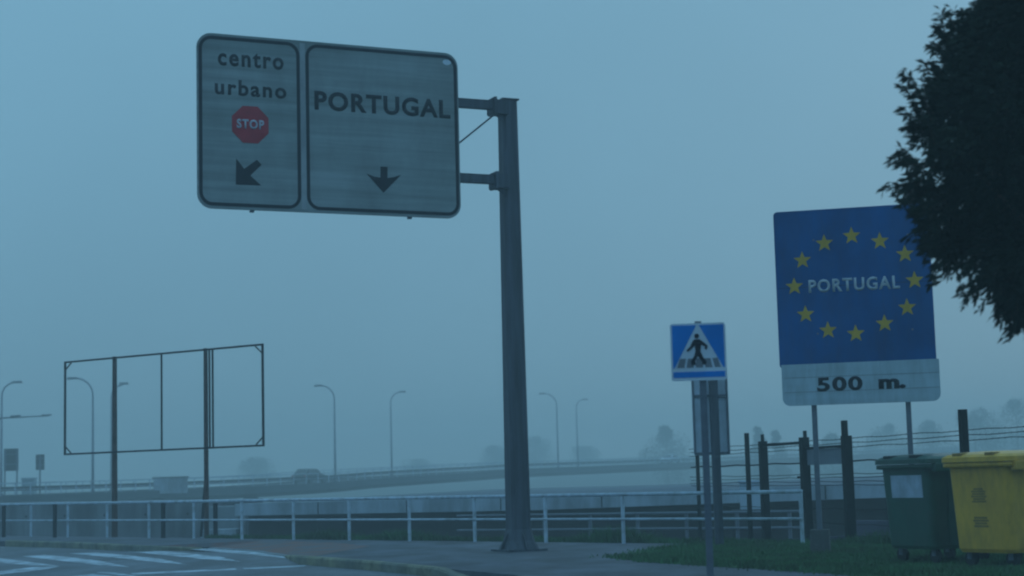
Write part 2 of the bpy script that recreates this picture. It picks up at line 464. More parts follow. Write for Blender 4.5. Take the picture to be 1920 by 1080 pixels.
marks = MB()
for poly in (
    [(-60, 1040), (0, 1046), (60, 1054), (112, 1061), (60, 1060), (-60, 1050)],
    [(-60, 1075), (0, 1071), (60, 1063), (112, 1061.5), (90, 1067), (0, 1077), (-60, 1082)],
    [(42, 1043), (85, 1040), (140, 1045.5), (192, 1052), (242, 1063), (190, 1060), (110, 1051)],
    [(130, 1037.5), (180, 1036), (240, 1041), (300, 1047.5), (350, 1058), (300, 1054.5), (220, 1046)],
    [(222, 1032), (268, 1030), (350, 1037), (410, 1043), (452, 1053), (380, 1048), (290, 1039)],
    [(335, 1028.5), (370, 1026), (450, 1031.5), (508, 1037), (543, 1047), (480, 1040.5), (390, 1033)],
    [(245, 1074.5), (340, 1070), (440, 1065.5), (445, 1068), (340, 1073), (250, 1077.5)],
    [(455, 1065.2), (520, 1062), (575, 1059.5), (570, 1062), (520, 1064.6), (460, 1067.5)],
    [(130, 1081), (175, 1076), (205, 1079), (240, 1083), (200, 1090), (100, 1090)],
    [(180, 1073), (205, 1072), (240, 1077), (275, 1083), (240, 1080)],
    [(700, 1067), (760, 1071), (830, 1078), (900, 1087), (880, 1088), (800, 1078), (740, 1072)],
):
    marks.add([(*ground(x, y, -0.12), -0.121) for x, y in poly[::-1]], [tuple(range(len(poly)))])
tag(marks.build('road_markings', M['paint']), kind='structure')

# grass verge on the right and the tufts along the foot of the railing
VERGE = [ground(1140, 1046), ground(1240, 1056), ground(1350, 1063), ground(1450, 1069), ground(1560, 1076), (5.3, 19.5), (8, 15), (22, 6), (30, 14)]
VERGE += [tuple(R0 + RD * s + RN * 0.5) for s in (44, 36, 30)] + [tuple(R0 + RD * 26.6 + RN * 0.3), ground(1215, 1033)]
tag(MB().slab(VERGE, -0.05, 0.012).build('verge', M['verge']), kind='structure')
def inside(p, poly):
    c = False
    for i in range(len(poly)):
        (x1, y1), (x2, y2) = poly[i], poly[i - 1]
        if (y1 > p[1]) != (y2 > p[1]) and p[0] < (x2 - x1) * (p[1] - y1) / (y2 - y1) + x1: c = not c
    return c
gr = MB()
def blade(x, y, z, h):
    a = random.uniform(0, 6.28); w = random.uniform(0.006, 0.014) * 1.6
    lx, ly = random.gauss(0, 0.35) * h, random.gauss(0, 0.35) * h
    gr.add([(x - w * math.cos(a), y - w * math.sin(a), z), (x + w * math.cos(a), y + w * math.sin(a), z),
            (x + lx, y + ly, z + h)], [(0, 1, 2)])
cnt = 0
while cnt < 60000:
    x, y = random.uniform(1.2, 16), random.uniform(13, 36)
    if inside((x, y), VERGE) and px_of((x, y, 0)) < 2700:
        dens = 0.5 + 0.5 * math.sin(x * 1.7 + 1) * math.sin(y * 1.1)
        if random.random() < 0.35 + 0.65 * dens:
            blade(x + random.gauss(0, 0.12), y + random.gauss(0, 0.25), 0.008, random.uniform(0.03, 0.10) * (0.6 + dens * 0.7)); cnt += 1
for i in range(16000):
    s = random.uniform(9, 34); d = abs(random.gauss(0, 0.45)) + 0.3
    p = R0 + RD * s + RN * d
    k = (0.5 + 0.5 * math.sin(s * 1.9)) * (0.5 + 0.5 * math.sin(s * 0.77 + 2)) * smooth(10.5, 13, s)
    blade(p.x, p.y, 0.0 if d < 0.5 else hgt(p.x, p.y) + 0.01, random.uniform(0.05, 0.14) + 0.34 * k * random.random())
tag(gr.build('grass', M['grass']), kind='stuff')

# ------------------------------------------------------------------ gantry sign
PHI = R(24.4)
def gantry():
    base = at(973, 1030, 33.0)
    o = (base.x, 33.0, 0.0)
    t = thing('gantry_sign', 'large grey lane sign reading centro urbano and PORTUGAL on a tall steel pole', 'road sign', o, PHI)
    P = lambda x, y: on_plane(o, PHI, x, y)
    yb = -0.34                                         # front of the sign plate, ahead of the arms
    of = (o[0] - yb * math.sin(PHI), o[1] + yb * math.cos(PHI), 0.0)
    F = lambda x, y: on_plane(of, PHI, x, y)
    G = lambda zx, zy: F(340 + zx / 2.7696, 40 + zy / 2.7692)
    top = 0.5 * (F(372, 58)[1] + F(862, 103)[1])
    bot = 0.5 * (F(366, 388)[1] + F(859, 411)[1])
    x0 = 0.5 * (F(372, 200)[0] + F(368, 300)[0]); x1 = F(861, 250)[0]
    S = lambda p: p
    panel = MB().prism(rr(x0, bot, x1, top, 0.27), yb, yb + 0.05).build('sign_panel', M['sign_face'], t)
    xm0 = S(G(617, 500))[0]; xm1 = S(G(648, 500))[0]
    e, w = 0.03, 0.06
    for a, b in ((x0 + e, xm0), (xm1, x1 - e)):
        MB().ring(rr(a, bot + e + .02, b, top - e - .02, 0.24), rr(a + w, bot + e + .02 + w, b - w, top - e - .02 - w, 0.18), yb - 0.007, yb + 0.004).build('border', M['sign_ink'], panel)
    # plain aluminium rim and divider strip
    MB().box(((xm0 + xm1) / 2, yb - 0.001, (top + bot) / 2), (xm1 - xm0 - 0.02, 0.008, top - bot - 0.1)).build('divider', M['sign_edge'], panel)
    def word(txt, pl, pr, bold, sp):                   # pl, pr: lower-left and upper-right corners in zoomed pixels
        a, b = S(G(*pl)), S(G(*pr))
        letters(txt, 'lettering', a[0], a[1], b[0], b[1], yb - 0.001, M['sign_ink'], panel, bold, sp)
    def row(txt, xl, ybl, ytl, xr, ybr, ytr, bold=0.028, sp=1.12, m=None):
        a, b = S(G(xl, ybl)), S(G(xr, ybr)); c, d = S(G(xl, ytl)), S(G(xr, ytr))
        letters(txt, 'lettering', a[0], 0.5 * (a[1] + b[1]), b[0], 0.5 * (c[1] + d[1]), yb - 0.001, m or M['sign_ink'], panel, bold, sp)
    row('centro', 190, 228, 155, 531, 253, 171, 0.024, 1.2)
    row('urbano', 174, 377, 300, 545, 404, 320, 0.024, 1.2)
    row('PORTUGAL', 692, 457, 358, 1397, 508, 412, 0.03, 1.12)
    oc = S(G(358, 537)); r = abs(S(G(452, 537))[0] - S(G(263, 537))[0]) / 2 / math.cos(math.pi / 8)
    MB().prism([(oc[0] + r * math.cos(R(22.5 + 45 * i)), oc[1] + r * math.sin(R(22.5 + 45 * i))) for i in range(8)], yb - 0.009, yb + 0.004).build('stop_symbol', M['stop_red'], panel)
    a, b = S(G(287, 555)), S(G(429, 515))
    letters('STOP', 'lettering', a[0], a[1], b[0], b[1], yb - 0.01, M['stop_white'], panel, 0.035, 1.18)
    for poly in ([(283, 847), (285, 713), (326, 766), (392, 719), (416, 745), (358, 801), (414, 852)],
                 [(1050, 890), (964, 792), (1000, 806), (1034, 812), (1034, 755), (1070, 756), (1070, 814), (1104, 809), (1141, 797)]):
        MB().prism([S(G(*p)) for p in poly], yb - 0.007, yb + 0.004).build('arrow', M['sign_ink'], panel)
    # stiffening ribs at the back, and the clips that show under the lower edge
    for u in (0.2, 0.8):
        x = x0 + (x1 - x0) * u
        MB().box((x, yb + 0.09, (top + bot) / 2 - 0.02), (0.07, 0.08, top - bot + 0.02)).build('rib', M['galv'], panel)
    # old label at the corner
    c = S(G(1378, 213))
    MB().prism([(c[0] + 0.085 * math.cos(a / 8 * math.pi), c[1] + 0.055 * math.sin(a / 8 * math.pi)) for a in range(16)], yb - 0.005, yb + 0.004).build('sticker', M['sign_white'], panel)
    # pole
    ptop = P(951, 190)[1]
    pm = MB()
    def sec(z, a):
        c = a * 0.28
        return [(-a + c, -a, z), (a - c, -a, z), (a, -a + c, z), (a, a - c, z), (a - c, a, z), (-a + c, a, z), (-a, a - c, z), (-a, -a + c, z)]
    levels = [(0, 0.205), (0.5, 0.2), (4.5, 0.18), (ptop, 0.158)]
    vs = sum((sec(*l) for l in levels), [])
    fs = [(i * 8 + j, i * 8 + (j + 1) % 8, (i + 1) * 8 + (j + 1) % 8, (i + 1) * 8 + j) for i in range(3) for j in range(8)]
    fs += [tuple(range(8))[::-1], tuple(24 + j for j in range(8))]
    pm.add(vs, fs)
    pole = pm.build('pole', M['pole'], t)
    MB().box((0, 0, ptop + 0.012), (0.36, 0.36, 0.03)).build('pole_cap', M['pole'], pole)
    bp = MB().box((0, 0, 0.02), (0.82, 0.82, 0.04))
    for i in range(8):
        a = R(45 * i)
        ca, sa = math.cos(a), math.sin(a)
        n = Vector((-sa, ca, 0)) * 0.012
        tri = [Vector((ca * 0.17, sa * 0.17, 0.04)), Vector((ca * 0.40, sa * 0.40, 0.04)), Vector((ca * 0.19, sa * 0.19, 0.42))]
        bp.add([p - n for p in tri] + [p + n for p in tri], [(0, 1, 2), (5, 4, 3), (0, 3, 4, 1), (1, 4, 5, 2), (2, 5, 3, 0)])
    sk = MB(); vs = []
    for z, a in ((0.03, 0.33), (0.2, 0.25), (0.42, 0.205)): vs += sec(z, a)
    sk.add(vs, [(i * 8 + j, i * 8 + (j + 1) % 8, (i + 1) * 8 + (j + 1) % 8, (i + 1) * 8 + j) for i in range(2) for j in range(8)] + [tuple(16 + j for j in range(8))])
    sk.build('skirt', M['pole'], pole)
    bp.build('base_plate', M['pole'], pole)
    # arms with their bolted flanges
    for yt, ybt in ((199.5, 0), (338.5, 0)):
        z = P(890, yt)[1]
        a = MB().box(((x0 + 0.6 - 0.36) / 2, -0.19, z), (-(x0 + 0.6) - 0.36 + 0.02, 0.15, 0.17)).build('arm', M['pole'], t)
        fl = MB()
        fl.box((-0.26, -0.12, z - 0.03), (0.34, 0.30, 0.27))
        fl.box((-0.395, -0.17, z - 0.02), (0.05, 0.34, 0.33))
        fl.add([(-0.17, -0.19, z - 0.42 + 0.12), (-0.17, -0.15, z - 0.42 + 0.12), (-0.37, -0.15, z - 0.17), (-0.37, -0.19, z - 0.17), (-0.17, -0.15, z - 0.17), (-0.17, -0.19, z - 0.17)],
               [(0, 1, 2, 3), (0, 3, 5), (1, 4, 2), (3, 2, 4, 5), (0, 5, 4, 1)])
        for dy in (-0.29, -0.05):
            for dz in (-0.13, 0.1):
                fl.tube([(-0.46, dy, z + dz), (-0.34, dy, z + dz)], 0.018, 6)
        fl.build('flange', M['pole'], a, bevel=0)
    z1 = P(925, 214)[1]; z2 = P(862, 265)[1]; xa = P(925, 214)[0]; xb = P(862, 265)[0]
    sl = (z1 - z2) / (xa - xb)
    MB().tube([(xa, -0.2, z1), (xb - 1.4, -0.2, z2 - 1.4 * sl)], 0.017, 8).build('brace_rod', M['pole'], t)
gantry()

# ------------------------------------------------------------------ european border sign
def border_sign():
    RZ = R(-14)
    mid = at(1600, 760, 28.6)
    o = (mid.x, 28.6, 0.0)
    t = thing('border_sign', 'blue sign with a ring of yellow stars, PORTUGAL and 500 m, on two posts', 'road sign', o, RZ)
    P = lambda x, y: on_plane(o, RZ, x, y)
    x0, x1 = 0.5 * (P(1452, 450)[0] + P(1466, 680)[0]), P(1750, 600)[0]
    zt = P(1452, 401)[1]; zm = 0.5 * (P(1466, 686)[1] + P(1757, 671)[1]); zb = 0.5 * (P(1470, 763)[1] + P(1765, 751)[1])
    zt = 0.5 * (zt + P(1690, 386)[1])
    blue = MB().prism(rr(x0, zm - 0.06, x1, zt, 0.06), -0.06, -0.02).build('blue_panel', M['eu_blue'], t)
    r = MB().ring(rr(x0 - 0.016, zm - 0.07, x1 + 0.016, zt + 0.016, 0.07), rr(x0 + 0.012, zm - 0.04, x1 - 0.012, zt - 0.012, 0.05), -0.064, -0.018)
    r.build('rim', M['eu_blue'], blue)
    xl, xr = P(1467, 720)[0], P(1763, 720)[0]
    low = [p for p in rr(xl, zb, xr, zm + 0.3, 0.13) if p[1] < zb + 0.2]
    white = MB().prism([(xr, zm - 0.004), (xl, zm - 0.004)] + low, -0.074, -0.068).build('distance_panel', M['eu_white'], t)
    for sx, sy in ((1597, 443), (1650, 453), (1697, 477), (1715, 526), (1701, 577), (1659, 607), (1605, 626), (1553, 620), (1511, 590), (1490, 538), (1505, 489), (1546, 457)):
        c = P(sx, sy)
        MB().prism(star(c[0], c[1], 0.155), -0.067, -0.055).build('star', M['eu_yellow'], blue)
    a, b, c, d = P(1517, 549), P(1688, 543), P(1517, 524), P(1688, 518)
    letters('PORTUGAL', 'lettering', a[0], (a[1] + b[1]) / 2, b[0], (c[1] + d[1]) / 2, -0.0605, M['eu_letter'], blue, 0.03, 1.16)
    a, b = P(1533, 735), P(1617, 705)
    letters('500', 'lettering', a[0], a[1], b[0], b[1], -0.0735, M['sign_ink'], white, 0.035, 1.12)
    a, b = P(1648, 730), P(1698, 709)
    letters('m.', 'lettering', a[0], a[1], b[0], b[1], -0.0735, M['sign_ink'], white, 0.055, 1.0)
    for yl, yr in ((709, 699), (736, 727)):
        a, b = P(1472, yl), P(1762, yr)
        z = (a[1] + b[1]) / 2
        MB().box(((a[0] + b[0]) / 2, -0.0735, z), (b[0] - a[0], 0.006, 0.008)).build('seam', M['sign_grey'], white)
    c = P(1499, 733)
    MB().box((c[0], -0.0735, c[1]), (0.10, 0.005, 0.15)).build('patch', M['cabinet'], white)
    for px, blk in ((1528, True), (1705, False)):
        x = P(px, 800)[0]
        p = MB().box((x, 0.03, (zt - 0.1) / 2 - 0.2), (0.085, 0.085, zt + 0.3)).build('post', M['galv'], t)
        q = MB().box((x, 0.03, 0.12), (0.34, 0.34, 0.56), taper=0.9).build('footing', M['footing'], p, bevel=0.015)
    for px in (1528, 1705):
        for z in (zm + 0.5, zt - 0.5):
            MB().prism(circle(P(px, 500)[0], z, 0.018, 8), -0.066, -0.05).build('bolt_head', M['galv'], blue)
    MB().box(((x0 + x1) / 2, -0.0605, (zm + zt) / 2), (x1 - x0 - 0.04, 0.004, 0.006)).build('panel_seam', M['sign_ink'], blue)
    for z in (zb + 0.35, zm + 0.5, zt - 0.5):
        MB().box(((x0 + x1) / 2, -0.003, z), (x1 - x0 - 0.1, 0.03, 0.06)).build('cross_rail', M['galv'], t)
border_sign()

# ------------------------------------------------------------------ pedestrian crossing sign
def crossing_sign():
    RZ = R(-5)
    q = at(1318, 715, 18.3)
    o = (q.x, 18.3, 0.0)
    t = thing('pedestrian_sign', 'small square blue pedestrian crossing sign on a grey post by the grass', 'road sign', o, RZ)
    P = lambda zx, zy: on_plane(o, RZ, 1230 + zx / 3.6, 580 + zy / 3.6)
    x0, x1 = 0.5 * (P(93, 150)[0] + P(106, 450)[0]), 0.5 * (P(465, 150)[0] + P(482, 450)[0])
    zt, zb = P(280, 96)[1], P(295, 482)[1]
    W, H = x1 - x0, zt - zb
    U = lambda u, v: (x0 + u * W, zb + v * H)
    plate = MB().prism(rr(x0, zb, x1, zt, 0.03), -0.05, -0.025).build('sign_plate', M['sign_white'], t)
    e = 0.035
    # three blue areas round the white triangle
    for poly in ([U(e, 1 - e), U(0.475, 1 - e), U(0.06, 0.22), U(e, 0.22)],
                 [U(1 - e, 1 - e), U(1 - e, 0.22), U(0.94, 0.22), U(0.525, 1 - e)],
                 [U(e, 0.055), U(1 - e, 0.055), U(1 - e, 0.155), U(e, 0.155)]):
        MB().prism(poly, -0.054, -0.045).build('blue_field', M['sign_blue'], plate)
    z = MB()
    for a, b in ((0.105, 0.235), (0.275, 0.405), (0.445, 0.575), (0.615, 0.745), (0.785, 0.895)):
        z.prism([U(a, 0.225), U(b, 0.225), U(b * 0.86 + 0.07, 0.385), U(a * 0.86 + 0.07, 0.385)], -0.0525, -0.045)
    z.build('zebra_bars', M['sign_grey'], plate)
    sil = [(258, 206), (292, 204), (318, 222), (348, 246), (342, 274), (328, 270), (330, 254), (304, 240), (300, 285), (320, 330), (340, 354), (338, 374), (312, 374), (312, 358), (282, 318), (264, 350), (270, 376), (240, 380), (236, 352), (258, 316), (265, 285), (262, 246), (240, 270), (214, 290), (205, 281), (232, 250), (246, 218)]
    MB().prism([P(*p) for p in sil], -0.0565, -0.045).build('walking_figure', M['sign_ink'], plate)
    c = P(274, 183)
    MB().prism(circle(c[0], c[1], 0.026, 16), -0.0565, -0.045).build('figure_head', M['sign_ink'], plate)
    post = MB().box((0, 0.0, zb / 2 + 0.12), (0.075, 0.045, zb + 0.5)).build('post', M['galv'], t, bevel=0.006)
    for z in (zb + 0.12, zt - 0.14): MB().box((0, -0.022, z), (0.1, 0.01, 0.05)).build('clamp', M['galv'], post)
    MB().box((-0.03, -0.01, zt + 0.012), (0.07, 0.03, 0.022)).build('top_clip', M['sign_grey'], plate)
crossing_sign()

# ------------------------------------------------------------------ back of another road sign
def sign_behind():
    q = at(1340, 850, 32.5)
    o = (q.x, 32.5, 0.0)
    t = thing('road_sign_back', 'grey back of a tall sign on a dark post behind the pedestrian sign', 'road sign', o, R(8))
    P = lambda x, y: on_plane(o, R(8), x, y)
    x0, x1 = P(1300, 780)[0], P(1368, 780)[0]
    zb, zt = P(1335, 853)[1], P(1335, 690)[1]
    pl = MB().prism(rr(x0, zb, x1, zt, 0.04), 0.05, 0.075).build('sign_plate', M['sign_back'], t)
    fr = MB()
    for x in (x0 + 0.02, x1 - 0.03): fr.box((x, 0.03, (zb + zt) / 2), (0.03, 0.038, zt - zb - 0.02))
    for z in (zb + 0.03, P(1335, 742)[1]): fr.box(((x0 + x1) / 2 - 0.005, 0.03, z), (x1 - x0 - 0.10, 0.034, 0.045))
    fr.build('back_frame', M['galv'], pl)
    MB().box((0.01, -0.05, (zt - 0.1) / 2 - 0.2), (0.15, 0.12, zt + 0.2)).build('post', M['pole'], t, bevel=0.01)
sign_behind()

# ------------------------------------------------------------------ empty billboard frame
def billboard():
    RZ = R(-35)
    p1 = at(211, 1005, 50.0)
    o = (p1.x, 50.0, 0.0)
    t = thing('billboard_frame', 'empty rectangular billboard frame on two rusty posts behind the railing', 'billboard', o, RZ)
    P = lambda x, y: on_plane(o, RZ, x, y)
    x0, x1 = P(122, 760)[0], P(493, 740)[0]
    zt = (P(121, 675)[1] + P(492, 651)[1]) / 2; zb = (P(123, 852)[1] + P(495, 835)[1]) / 2
    w = 0.05
    for z in (zb, zt): MB().beam((x0 - w / 2, 0, z), (x1 + w / 2, 0, z), w, w).build('frame_rail', M['dark_steel'], t)
    for x in (x0, x1): MB().beam((x, 0, zb + w / 2), (x, 0, zt - w / 2), w, w).build('frame_stile', M['dark_steel'], t)
    for px in (303, 393, 399):
        x = P(px, 750)[0]
        MB().beam((x, 0.0, zb + w / 2), (x, 0.0, zt - w / 2), 0.04, 0.04).build('mullion', M['dark_steel'], t)
    for x, z, sx, sz in ((x0, zt, 1, -1), (x1, zt, -1, -1), (x0, zb, 1, 1), (x1, zb, -1, 1)):
        MB().beam((x + sx * 0.03, 0, z + sz * 0.22), (x + sx * 0.27, 0, z + sz * 0.03), 0.03, 0.03).build('corner_brace', M['dark_steel'], t)
    for px, r0, r1 in ((210, 0.09, 0.066), (382, 0.07, 0.06)):
        x = P(px, 900)[0]
        MB().tube([(x, 0.1, -0.3), (x, 0.1, zb), (x, 0.1, zt + 0.05)], [r0, (r0 + r1) / 2, r1], 12).build('post', M['rust_steel'], t)
    x = P(382, 900)[0]; zc = P(381, 858)[1]
    MB().beam((x - 0.03, 0.16, zc), (x - 0.42, 0.3, 0.0), 0.05, 0.05).build('strut', M['dark_steel'], t)
billboard()

# ------------------------------------------------------------------ white railing along the pavement
def railing():
    o = (R0.x, R0.y, 0)
    t = thing('white_railing', 'long white tubular railing with two rails along the pavement edge', 'railing', o, math.atan2(RD.y, RD.x))
    sp = 2.246
    for k in range(-4, 14):
        MB().box((k * sp, 0, 0.485), (0.062, 0.05, 0.97)).build('post', M['rail_white'], t)
    a, b = -5 * sp, 13 * sp + 0.03
    MB().tube([(a, 0, 1.0), (b, 0, 1.0)], 0.038, 10).build('rail', M['rail_white'], t, smooth=True)
    MB().tube([(a, -0.04, 0.5), (b, -0.04, 0.5)], 0.026, 10).build('rail', M['rail_white'], t, smooth=True)
railing()
def back_railing():
    a = at(1020, 963, 50); b = at(1480, 961, 46)
    o = (a.x, a.y, hgt(a.x, a.y)); dv = Vector((b.x - a.x, b.y - a.y, 0)); Ln = dv.length
    t = thing('low_railing', 'lower grey railing in the dark hollow below the bridge deck', 'railing', o, math.atan2(dv.y, dv.x))
    h1 = 0.5 * (a.z + b.z) - o[2]
    h2 = h1 - 0.43
    for k in range(6):
        x = Ln * (k / 5.0)
        MB().box((x, 0, h1 / 2), (0.09, 0.06, h1 - 0.06)).build('post', M['galv'], t)
    for h in (h1, h2):
        MB().tube([(-3, -0.05, h), (Ln + 0.3, -0.05, h)], 0.035, 8).build('rail', M['galv'], t)
back_railing()

# dark stub posts behind the railing on the left
LAB = ['short dark post behind the railing at the far left edge', 'short dark post behind the railing between the left edge and the rusty billboard post',
       'short dark post behind the railing midway between the two billboard posts', 'short dark post just right of the braced billboard post']
for (px, yt, yb2, Y), lb in zip(((7, 950, 1004, 53.5), (103, 947, 1007, 51.5), (306, 944, 1009, 48.0), (404, 945, 1010, 46.6)), LAB):
    a = at(px, 975, Y)
    zt = at(px, yt, Y).z
    z0 = hgt(a.x, Y)
    t = thing('stub_post', lb, 'post', (a.x, Y, z0), R(-35), 'dark stub posts behind the railing')
    MB().box((0, 0, (zt - z0) / 2 - 0.1), (0.085, 0.085, zt - z0 + 0.2)).build('shaft', M['dark_steel'], t)
    MB().box((0, 0, zt - z0 + 0.01), (0.1, 0.1, 0.025)).build('cap', M['dark_steel'], t)

# ------------------------------------------------------------------ wire fence and gate on the right
FA = Vector((5.1, 40.0)); FD = Vector((0.2443, -0.9697))
def fence_s(px):
    k = (px - 960) / FPX * 1.0
    # allow for the roll: solve numerically
    lo, hi = -12.0, 25.0
    for _ in range(50):
        m = (lo + hi) / 2; p = FA + FD * m
        if px_of((p.x, p.y, 1.6)) < px: lo = m
        else: hi = m
    return lo
def fence():
    o = (FA.x, FA.y, 0)
    rz = math.atan2(FD.y, FD.x)
    t = thing('wire_fence', 'dark post and wire fence running from the sign post to the bins', 'fence', o, rz)
    posts = [(1308, 2.28, 0.075), (1402, 2.28, 0.085), (1586, 2.36, 0.10), (1809, 2.36, 0.12), (2080, 2.4, 0.12)]
    for px, h, w in posts:
        s = fence_s(px); p = FA + FD * s
        z0 = hgt(p.x, p.y) - 0.15
        MB().box((s, 0, (h + z0) / 2), (w, w, h - z0)).build('post', M['green_steel'], t)
    s0, s1 = fence_s(1290), fence_s(2100)
    for i, h in enumerate((2.0, 1.915, 1.83, 1.55, 1.30, 1.23, 1.15, 1.08, 0.6, 0.3)):
        n = 24
        pts = [(s0 + (s1 - s0) * k / n, 0.03 * (i % 2) + 0.045, h + 0.012 * math.sin(k * 2.1 + i * 2)) for k in range(n + 1)]
        w = MB().tube(pts, 0.016 if i == 3 else 0.0075, 5)
        if i < 3:
            for k in range(90):
                x = s0 + (s1 - s0) * k / 90
                w.beam((x, 0.045, h - 0.018), (x + 0.01, 0.055, h + 0.018), 0.004, 0.004)
        w.build('wire', M['dark_steel'], t)
    # gate beside the fence: two posts, a top bar and a boarded leaf
    g0 = FA + FD * fence_s(1441)
    tg = thing('metal_gate', 'dark metal gate with a top bar between thick posts in the wire fence', 'gate', (g0.x, g0.y, 0), rz)
    sg = fence_s(1441)
    z0 = hgt(g0.x, g0.y) - 0.1
    for px, h, w in ((1441, 2.06, 0.16), (1519, 2.08, 0.17), (1599, 2.05, 0.17)):
        s = fence_s(px) - sg
        MB().box((s, -0.12, (h + z0) / 2), (w, w, h - z0)).build('gate_post', M['green_steel'], tg, bevel=0.01)
    for px, h in ((1433, 2.22), (1513, 2.22)):
        MB().box((fence_s(px) - sg, -0.02, (h + z0) / 2), (0.06, 0.06, h - z0)).build('hinge_post', M['green_steel'], tg)
    sa, sb, sc = 0.09, fence_s(1519) - sg - 0.09, fence_s(1599) - sg - 0.09
    MB().beam((sa, -0.12, 1.97), (sb, -0.12, 1.97), 0.05, 0.06).build('top_bar', M['green_steel'], tg)
    MB().beam((sb + 0.18, -0.12, 1.85), (sc, -0.12, 1.85), 0.05, 0.05).build('top_bar', M['green_steel'], tg)
    MB().box(((sb + 0.2 + sc) / 2, -0.1, 1.66), (sc - sb - 0.2, 0.03, 0.32)).build('board', M['sign_grey'], tg)
    MB().box((sb - 0.02, -0.22, 1.25), (0.05, 0.06, 0.05)).build('latch', M['green_steel'], tg)
fence()
# low concrete edging at the foot of the gate
def edging():
    a, b = ground(1455, 1019, -0.1), ground(1700, 1006, -0.1)
    c, d = ground(1585, 1034, -0.05), ground(1740, 1020, -0.05)
    t = thing('concrete_edging', 'low stepped concrete edging at the foot of the gate behind the grass', 'edging', (a[0], a[1], -0.3), 0)
    for p, q, h in ((a, b, 0.28), (c, d, 0.30)):
        MB().beam((p[0] - a[0], p[1] - a[1], h - 0.15), (q[0] - a[0], q[1] - a[1], h - 0.15), 0.22, 0.3).build('step', M['wall_dark'], t)
edging()

# ------------------------------------------------------------------ wheeled bins
def container(label, loc, rz, m, yellow):
    t = thing('waste_container', label, 'bin', loc, rz, 'wheeled waste containers on the grass verge')
    W, D, HB, HT = 1.34, 1.06, 0.19, 1.38                # x: long side, y: short side
    body = MB(); vs = []
    levels = [(HB, 0.86), (HB + 0.05, 0.90), (HT - 0.06, 0.985), (HT, 1.0)]
    n = 4 * 6
    for z, k in levels:
        loop = rr(-W / 2 * k, -D / 2 * k, W / 2 * k, D / 2 * k, 0.11, 5)
        vs += [(x, y, z) for x, y in loop]
    fs = [(i * n + j, i * n + (j + 1) % n, (i + 1) * n + (j + 1) % n, (i + 1) * n + j) for i in range(3) for j in range(n)]
    fs += [tuple(range(n))[::-1], tuple(3 * n + j for j in range(n))]
    body.add(vs, fs)
    b = body.build('body', m, t, smooth=False)
    rim = MB(); vs = []
    for z, e in ((HT - 0.05, 0.03), (HT - 0.045, 0.06), (HT + 0.012, 0.06), (HT + 0.015, 0.03)):
        vs += [(x, y, z) for x, y in rr(-W / 2 - e, -D / 2 - e, W / 2 + e, D / 2 + e, 0.13, 5)]
    rim.add(vs, [(i * n + j, i * n + (j + 1) % n, (i + 1) * n + (j + 1) % n, (i + 1) * n + j) for i in range(3) for j in range(n)])
    rim.build('rim', m, b, smooth=True)
    for sx in (1,):                                      # lifting trunnion and reinforcing ribs
        MB().tube([(sx * (W / 2 - 0.01), 0, HT - 0.18), (sx * (W / 2 + 0.11), 0, HT - 0.18)], 0.03, 10).build('trunnion', M['galv'], b)
        MB().box((sx * (W / 2 * 0.99), 0, HT - 0.16), (0.06, 0.22, 0.2)).build('bracket', m, b, bevel=0.01)
    for sx in (-1, 1):
        r = MB()
        for dx in (0.28,):
            xx = sx * dx
            r.add([(xx - 0.03, -D / 2 * 0.91 - 0.02, HB + 0.1), (xx + 0.03, -D / 2 * 0.91 - 0.02, HB + 0.1), (xx + 0.03, -D / 2 * 0.97 - 0.02, HT - 0.12), (xx - 0.03, -D / 2 * 0.97 - 0.02, HT - 0.12),
                   (xx - 0.03, -D / 2 * 0.8, HB + 0.1), (xx + 0.03, -D / 2 * 0.8, HB + 0.1), (xx + 0.03, -D / 2 * 0.9, HT - 0.12), (xx - 0.03, -D / 2 * 0.9, HT - 0.12)],
                  [(0, 1, 2, 3), (0, 4, 5, 1), (1, 5, 6, 2), (2, 6, 7, 3), (3, 7, 4, 0)])
        r.build('side_rib', m, b)
    lid = MB(); vs = []
    prof = [(HT + 0.022, 1.08), (HT + 0.085, 1.075), (HT + 0.12, 0.98), (HT + 0.15, 0.75), (HT + 0.165, 0.35)]
    for z, k in prof: vs += [(x, y, z) for x, y in rr(-W / 2 * k - 0.03, -D / 2 * k - 0.03, W / 2 * k + 0.03, D / 2 * k + 0.03, 0.14 * k, 5)]
    fs = [(i * n + j, i * n + (j + 1) % n, (i + 1) * n + (j + 1) % n, (i + 1) * n + j) for i in range(4) for j in range(n)]
    fs += [tuple(range(n))[::-1], tuple(4 * n + j for j in range(n))]
    lid.add(vs, fs)
    l = lid.build('lid', m, t, smooth=False)
    for y in (-0.28, 0.28):
        MB().box((-W / 2 + 0.02, y, HT + 0.115), (0.14, 0.16, 0.06)).build('hinge', M['rubber'] if not yellow else M['bin_mark'], l, bevel=0.01)
    MB().box((-W / 2 + 0.2, -D / 2 - 0.06, HT - 0.04), (0.3, 0.1, 0.12)).build('bracket', m, b, bevel=0.02)
    MB().box((0, -D / 2 - 0.085, HT + 0.03), (0.5, 0.06, 0.075)).build('handle', m, l, bevel=0.012)
    for sx in (-1, 1):
        for sy in (-1, 1):
            x, y = sx * W * 0.33, sy * D * 0.33
            wh = MB().tube([(x - 0.03, y, 0.1), (x + 0.03, y, 0.1)], 0.1, 16).build('wheel', M['rubber'], t)
            f = MB()
            for d in (-0.042, 0.042): f.box((x + d, y, 0.145), (0.012, 0.08, 0.1))
            f.box((x, y, 0.2), (0.14, 0.14, 0.016))
            f.build('fork', M['galv'], wh)
    return t, b, W, D, HB, HT
def face_quad(c0, c1, c2, c3): return [c0, c1, c2, c3]
